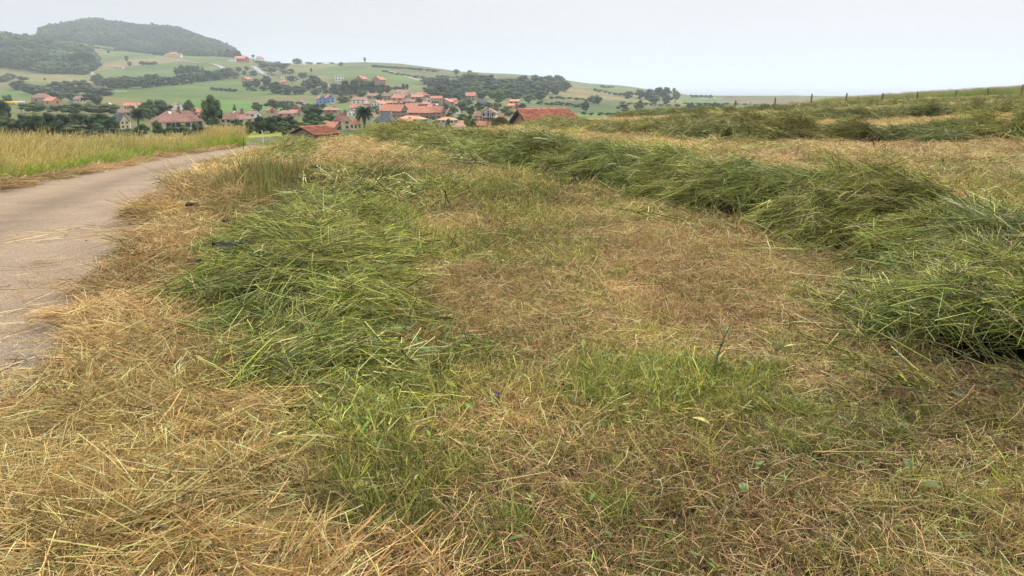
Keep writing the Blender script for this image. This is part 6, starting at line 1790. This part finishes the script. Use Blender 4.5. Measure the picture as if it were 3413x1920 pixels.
def sheep_mesh():
    V, T = ico(2); b = V*np.array([.62, .32, .30]) + [0, 0, .68]; b = b*(1+rng.normal(0, .02, (len(V), 1)))
    h = ICO1[0]*np.array([.17, .10, .12]) + [.72, 0, .82]
    VV = [b, h]; TT = [T, ICO1[1]+len(b)]; o = len(b)+len(h)
    for x in (-.35, .38):
        for y in (-.14, .14):
            c = np.array([(x-.04,y-.04,0),(x+.04,y-.04,0),(x+.04,y+.04,0),(x-.04,y+.04,0),(x-.06,y-.06,.55),(x+.06,y-.06,.55),(x+.06,y+.06,.55),(x-.06,y+.06,.55)])
            f = np.array([(0,1,5),(0,5,4),(1,2,6),(1,6,5),(2,3,7),(2,7,6),(3,0,4),(3,4,7)]); VV.append(c); TT.append(f+o); o += 8
    return fast_mesh('sheep', np.concatenate(VV), np.concatenate(TT), None, simple('fleece', (.70,.68,.60), .95, .1, 3), smooth=True)
SHEEP = sheep_mesh()
for i in range(26):
    px = random.gauss(2362, 22) if i < 20 else random.uniform(2270, 2300); py = random.gauss(332, 3) if i < 20 else random.uniform(317, 324)
    x, y, z = at(min(max(px, 2262), 2415), py, 300, 1340); o = link('sheep', SHEEP); o.location = (x, y, z); o.rotation_euler.z = random.uniform(0, 6.28); o.scale = (2.3, 2.3, 2.3) if False else (1.5, 1.5, 1.5)
    tag(o, 'white sheep grazing in the flock on the coastal pasture' if i < 20 else 'white sheep grazing apart on the upper coastal slope', 'sheep', 'grazing sheep flock' if i < 20 else 'sheep on the upper slope')

# ------------------------------------------------------------------ small things in the foreground
def S1(px, py, ymin=1.0):
    """point of the visible surface (ground or hay) under a photograph pixel"""
    dx, dy, dz = ray(px, py)
    Ys = np.exp(np.linspace(math.log(ymin), math.log(60), 900)); X = dx/dy*Ys; Z = EYE+dz/dy*Ys
    d = Z - surf(X, Ys); i = np.nonzero(d < 0)[0]; j = i[0] if len(i) else int(np.argmin(d))
    return X[j], Ys[j], float(surf(X[j], Ys[j])[0])
M_PLAST = simple('black_plastic_film', (.010,.010,.011), .62, .3, 20, .3, 40, spec=.25)
def scrap(px, py, wpx, hpx, label, seed, yaw=0, up=False):
    x, y, z = S1(px, py); w = wpx*mpp(y)*1.25; h = hpx*mpp(y)*1.15
    g = np.random.default_rng(seed); n, m = 16, 9
    V = []
    for i in range(n):
        for j in range(m):
            u, v = i/(n-1)-.5, j/(m-1)-.5
            taper = (1-abs(u)*.9*abs(math.sin(seed)))
            q = mnoise.noise(Vector((u*4+seed, v*4, 0)))*.5 + mnoise.noise(Vector((u*11+seed, v*9, 3)))*.3
            r_ = mnoise.noise(Vector((u*3, v*3, seed*2.)))*.35
            if up: V.append((u*w*taper, v*w*.5+q*w*.25, (v+.5)*h*.9 + q*h*.35))
            else: V.append(((u+r_*.3)*w, v*w*.45*taper + q*w*.1, abs(q)*h*1.9 + h*.35 + .12))
    Q = [(i*m+j, (i+1)*m+j, (i+1)*m+j+1, i*m+j+1) for i in range(n-1) for j in range(m-1)]
    o = link('plastic_scrap', fast_mesh('plastic_scrap', V, Q, None, M_PLAST)); o.location = (x, y, z); o.rotation_euler.z = rad(yaw); tag(o, label, 'plastic scrap')
for a in [(646,735,34,22,'crumpled black plastic scrap lying on the straw beside the road',1,20,False),(823,610,22,46,'upright black plastic scrap caught in the grass tuft',2,10,True),
          (822,636,26,14,'small black scrap at the foot of the grass tuft',3,0,False),(789,884,110,22,'longest strip of black plastic under the edge of the foreground mound',4,12,False),
          (660,932,44,12,'black plastic shred at the left foot of the foreground mound',5,5,False),(1012,640,56,18,'torn black plastic sheet in the cut grass right of the standing tufts',6,15,False),
          (1062,632,42,14,'black plastic shred just right of the torn sheet',7,-10,False),(1056,592,36,14,'black plastic shred farther up the field behind the torn sheet',8,0,False),
          (1183,638,26,8,'flat grey-black plastic piece in the middle of the swath',9,0,False),(1300,645,34,12,'black plastic piece farthest right in the cut grass',10,-15,False),
          (765,786,26,12,'little black plastic bit in the straw below the grass tufts',11,30,False),(530,1003,16,6,'tiny black plastic fleck on the straw verge',12,0,False)]: scrap(*a)

def leafblade(L, w, curl=.3, fold=.25):
    n = 9; V = []; 
    for i in range(n):
        t = i/(n-1); ww = w*math.sin(math.pi*min(t*.93+.05, 1))**.8; zc = curl*L*(t-t*t*1.3)
        V += [(t*L, -ww/2, zc+fold*ww), (t*L, 0, zc), (t*L, ww/2, zc+fold*ww*.8)]
    Q = [(i*3+j, (i+1)*3+j, (i+1)*3+j+1, i*3+j+1) for i in range(n-1) for j in range(2)]
    return V, Q
M_GLEAF = simple('broad_green_leaf', (.12,.20,.045), .55, .2, 30, .2, 60); M_YLEAF = simple('yellowed_leaf', (.48,.42,.10), .6, .2, 30)
M_BLEAF = simple('brown_dry_leaf', (.34,.19,.12), .8, .25, 30, .4, 60); M_BLUEL = simple('bluish_green_leaf', (.14,.24,.12), .55, .2, 30)
def leaf(px, py, Lpx, wpx, yaw, pitch, mat, label, lift=.03):
    x, y, z = S1(px, py); k = math.sqrt((x*x+y*y+EYE*EYE))/F
    V, Q = leafblade(Lpx*k, wpx*k)
    o = link('broad_leaf', fast_mesh('broad_leaf', V, Q, None, mat, smooth=True)); o.location = (x, y, z+lift); o.rotation_euler = (random.uniform(-.5, .5), -rad(pitch), rad(yaw)); tag(o, label, 'leaf')
for a in [(3352,960,75,34,80,60,M_BLEAF,'large brown dead dock leaf standing on the windrow at the right edge',.06),
          (3100,700,50,20,70,40,M_BLUEL,'smooth pale green leaf lying on the big windrow',.03),
          (1290,1190,150,38,170,8,M_GLEAF,'long ribbed plantain leaf on the foreground cut grass'),(1330,1215,140,34,10,12,M_GLEAF,'second ribbed plantain leaf crossing the foreground bunch'),
          (1390,1120,130,26,200,10,M_GLEAF,'dark narrow leaf in the foreground bunch'),(1430,1095,110,24,-15,14,M_GLEAF,'bright narrow leaf above the ribbed plantain'),
          (1330,1165,70,30,160,10,M_YLEAF,'pale yellowed leaf beside the ribbed plantain leaves'),(1170,1660,60,34,20,10,M_YLEAF,'yellow leaf on the turf at the bottom'),
          (1085,1682,55,26,15,8,M_BLEAF,'curled brown leaf left of the yellow leaf'),(2370,1448,75,20,190,35,M_YLEAF,'arched yellow leaf in the dark green tuft'),
          (2520,1590,45,34,30,20,M_GLEAF,'round green dock leaf in the lower middle of the field'),(2480,1670,40,30,90,20,M_GLEAF,'small round green leaf at the bottom of the field'),
          (1085,1240,90,22,70,25,M_GLEAF,'upright green leaf below the foreground mound'),(650,1500,100,14,20,5,M_GLEAF,'single green blade leaf lying on the pale straw'),
          (755,1250,90,18,110,20,M_BLEAF,'folded dry leaf sheath on the straw by the mound'),(1010,960,70,18,95,40,M_BLUEL,'bluish leaf near the middle of the mound'),
          (1215,930,70,13,40,20,M_BLUEL,'tall bluish blade on the crest of the mound'),(1660,1270,60,14,0,3,M_GLEAF,'short ribbed leaf lying on tan stubble'),
          (500,1140+90,30,14,10,8,M_GLEAF,'tiny dark green leaf on the straw verge'),(2170,1250,60,30,40,25,M_GLEAF,'green leaf at the left of the dark tuft'),(2255,1335,36,30,60,20,M_BLUEL,'pale round leaf in the dark tuft'),
          (2760,540,40,12,60,50,M_YLEAF,'pale yellow leaf on the windrow at the right end of the stubble')]: leaf(*a)

M_PURP = simple('clover_petals', (.30,.13,.30), .7, .25, 200); M_STEM = simple('flower_stem', (.12,.18,.05), .7)
M_YPET = simple('yellow_petals', (.75,.45,.02), .6)
def flower(px, py, dpx, mat, label):
    x, y, z = S1(px, py); R = dpx*math.sqrt(x*x+y*y+EYE*EYE)/F/2
    root = tag(empty('wild_flower', (x, y, z)), label, 'flower')
    MB().tube([(0,0,-.02),(.01,0,.03),(.0,.01,.06)], [.002,.0018,.0015], 5).build('stem', M_STEM, root)
    n = 70; d = unit(rng.normal(size=(n, 3))); d[:, 2] = np.where(d[:, 2] < -.3, -d[:, 2], d[:, 2])
    V, Q, C = ribbons(d*R*.3, d, np.full(n, R*.8), np.full(n, R*.32), rng.normal(0, .12, (n, 3)), np.ones((n, 3)), np.ones((n, 3)), 1, .5)
    o = link('petals', fast_mesh('petals', V, Q, None, mat), root); o.location = (0, .01, .06+R*.5)
for a in [(1153,1208,24,M_PURP,'pink clover head below the foreground mound'),(1658,1372,22,M_PURP,'purple flower lying in the straw in the middle of the field'),(551,1030,18,M_PURP,'purple clover head left of the mound on the straw'),
          (1222,912,20,M_PURP,'dark purple flower on the mound'),(1262,838,18,M_PURP,'purple vetch near the top of the mound'),(2312,697,11,M_YPET,'small yellow flower at the foot of the big windrow'),(1300,596,10,M_PURP,'small purple flower far up the swath')]: flower(*a)

def seedhead_stalk(px, py, Lpx, yaw, pitch, mat, label, headw=10):
    x, y, z = S1(px, py); k = math.sqrt(x*x+y*y+EYE*EYE)/F; L = Lpx*k
    root = tag(empty('grass_stalk', (x, y, z+.01), rad(yaw)), label, 'grass stalk')
    c, s = math.cos(rad(pitch)), math.sin(rad(pitch)); P = lambda t: (L*t*c, L*.04*math.sin(t*3), L*t*s + .02)
    MB().tube([P(t) for t in (0,.3,.6,.8,1)], [.0022,.002,.0018,.0015,.001], 5).build('stem', mat, root)
    n = 80; t = rng.uniform(.68, 1.0, n); p = np.array([P(q) for q in t]); d = unit(np.array([c, 0, s]) + rng.normal(0, .35, (n, 3)))
    V, Q, C = ribbons(p, d, rng.uniform(.6, 1.2, n)*headw*k, np.full(n, headw*k*.28), np.zeros((n, 3)), np.ones((n, 3)), np.ones((n, 3)), 1, .3)
    link('seed_head', fast_mesh('seed_head', V, Q, None, mat), root)
M_SEED = simple('pale_seed_head', (.58,.42,.24), .8, .2, 80); M_BSTEM = simple('dead_brown_stem', (.13,.09,.06), .9, .3, 30)
for a in [(3000,880,190,30,15,M_SEED,'long pale seed head lying across the dark hollow of the windrow',12),(1200,1650,130,35,8,M_SEED,'pale seed head at the bottom centre of the turf',10),
          (1660,1600,100,110,20,M_SEED,'fluffy seed head on the turf right of centre',10),(1270,1140+20,60,140,10,M_SEED,'short fluffy seed head beside the plantain leaves',12),(1520,1110,50,60,60,M_SEED,'upright cream seed head right of the mound',12),
          (2935,560,95,120,65,M_BSTEM,'thin brown stalk leaning over the stubble above the windrow',6),(823,575,100,92,88,M_BSTEM,'thin tall brown stalk beside the upright black plastic',4)]: seedhead_stalk(*a)
def weed():
    x, y, z = S1(2370, 1262); k = math.sqrt(x*x+y*y+EYE*EYE)/F
    root = tag(empty('dead_weed', (x, y, z)), 'dark dead weed stem with a few green leaves above the dark tuft', 'weed')
    m = MB(); m.tube([(0,0,-.01),(.012,0,.05),(.025,.005,.12),(.05,.01,.20),(.075,.01,.27)], [.006,.005,.004,.003,.002], 6)
    m.tube([(.025,.005,.12),(.05,-.01,.15),(.08,-.02,.155)], [.003,.002,.001], 5); m.tube([(.05,.01,.2),(.03,.02,.25)], [.002,.001], 5); m.build('stem', M_BSTEM, root)
    for i, (h, a) in enumerate(((.06, 0), (.1, 2), (.16, 4), (.22, 1), (.02, 5), (.04, 3))):
        V, Q = leafblade(.06, .018); o = link('leaf', fast_mesh('leaf', V, Q, None, M_GLEAF, smooth=True), root); o.location = (h*.25, 0, h); o.rotation_euler = (0, -.6, a)
weed()
def pebble(px, py, d, label):
    x, y, z = at(px, py); r = d*mpp(y)/2
    V = ICO2[0]*(1+rng.normal(0, .06, (len(ICO2[0]), 1)))*np.array([r*1.4, r, r*.7])
    o = link('pebble', fast_mesh('pebble', V, ICO2[1], None, simple('pebble_stone', (.09,.075,.06), .9), smooth=True)); o.location = (x, y, z+r*.4+.01); tag(o, label, 'pebble')
pebble(410,694,6,'dark pebble lying in the middle of the road'); pebble(462,691,9,'brown clod right of the dark pebble on the road'); pebble(288,806,5,'small dark pebble on the near part of the road')
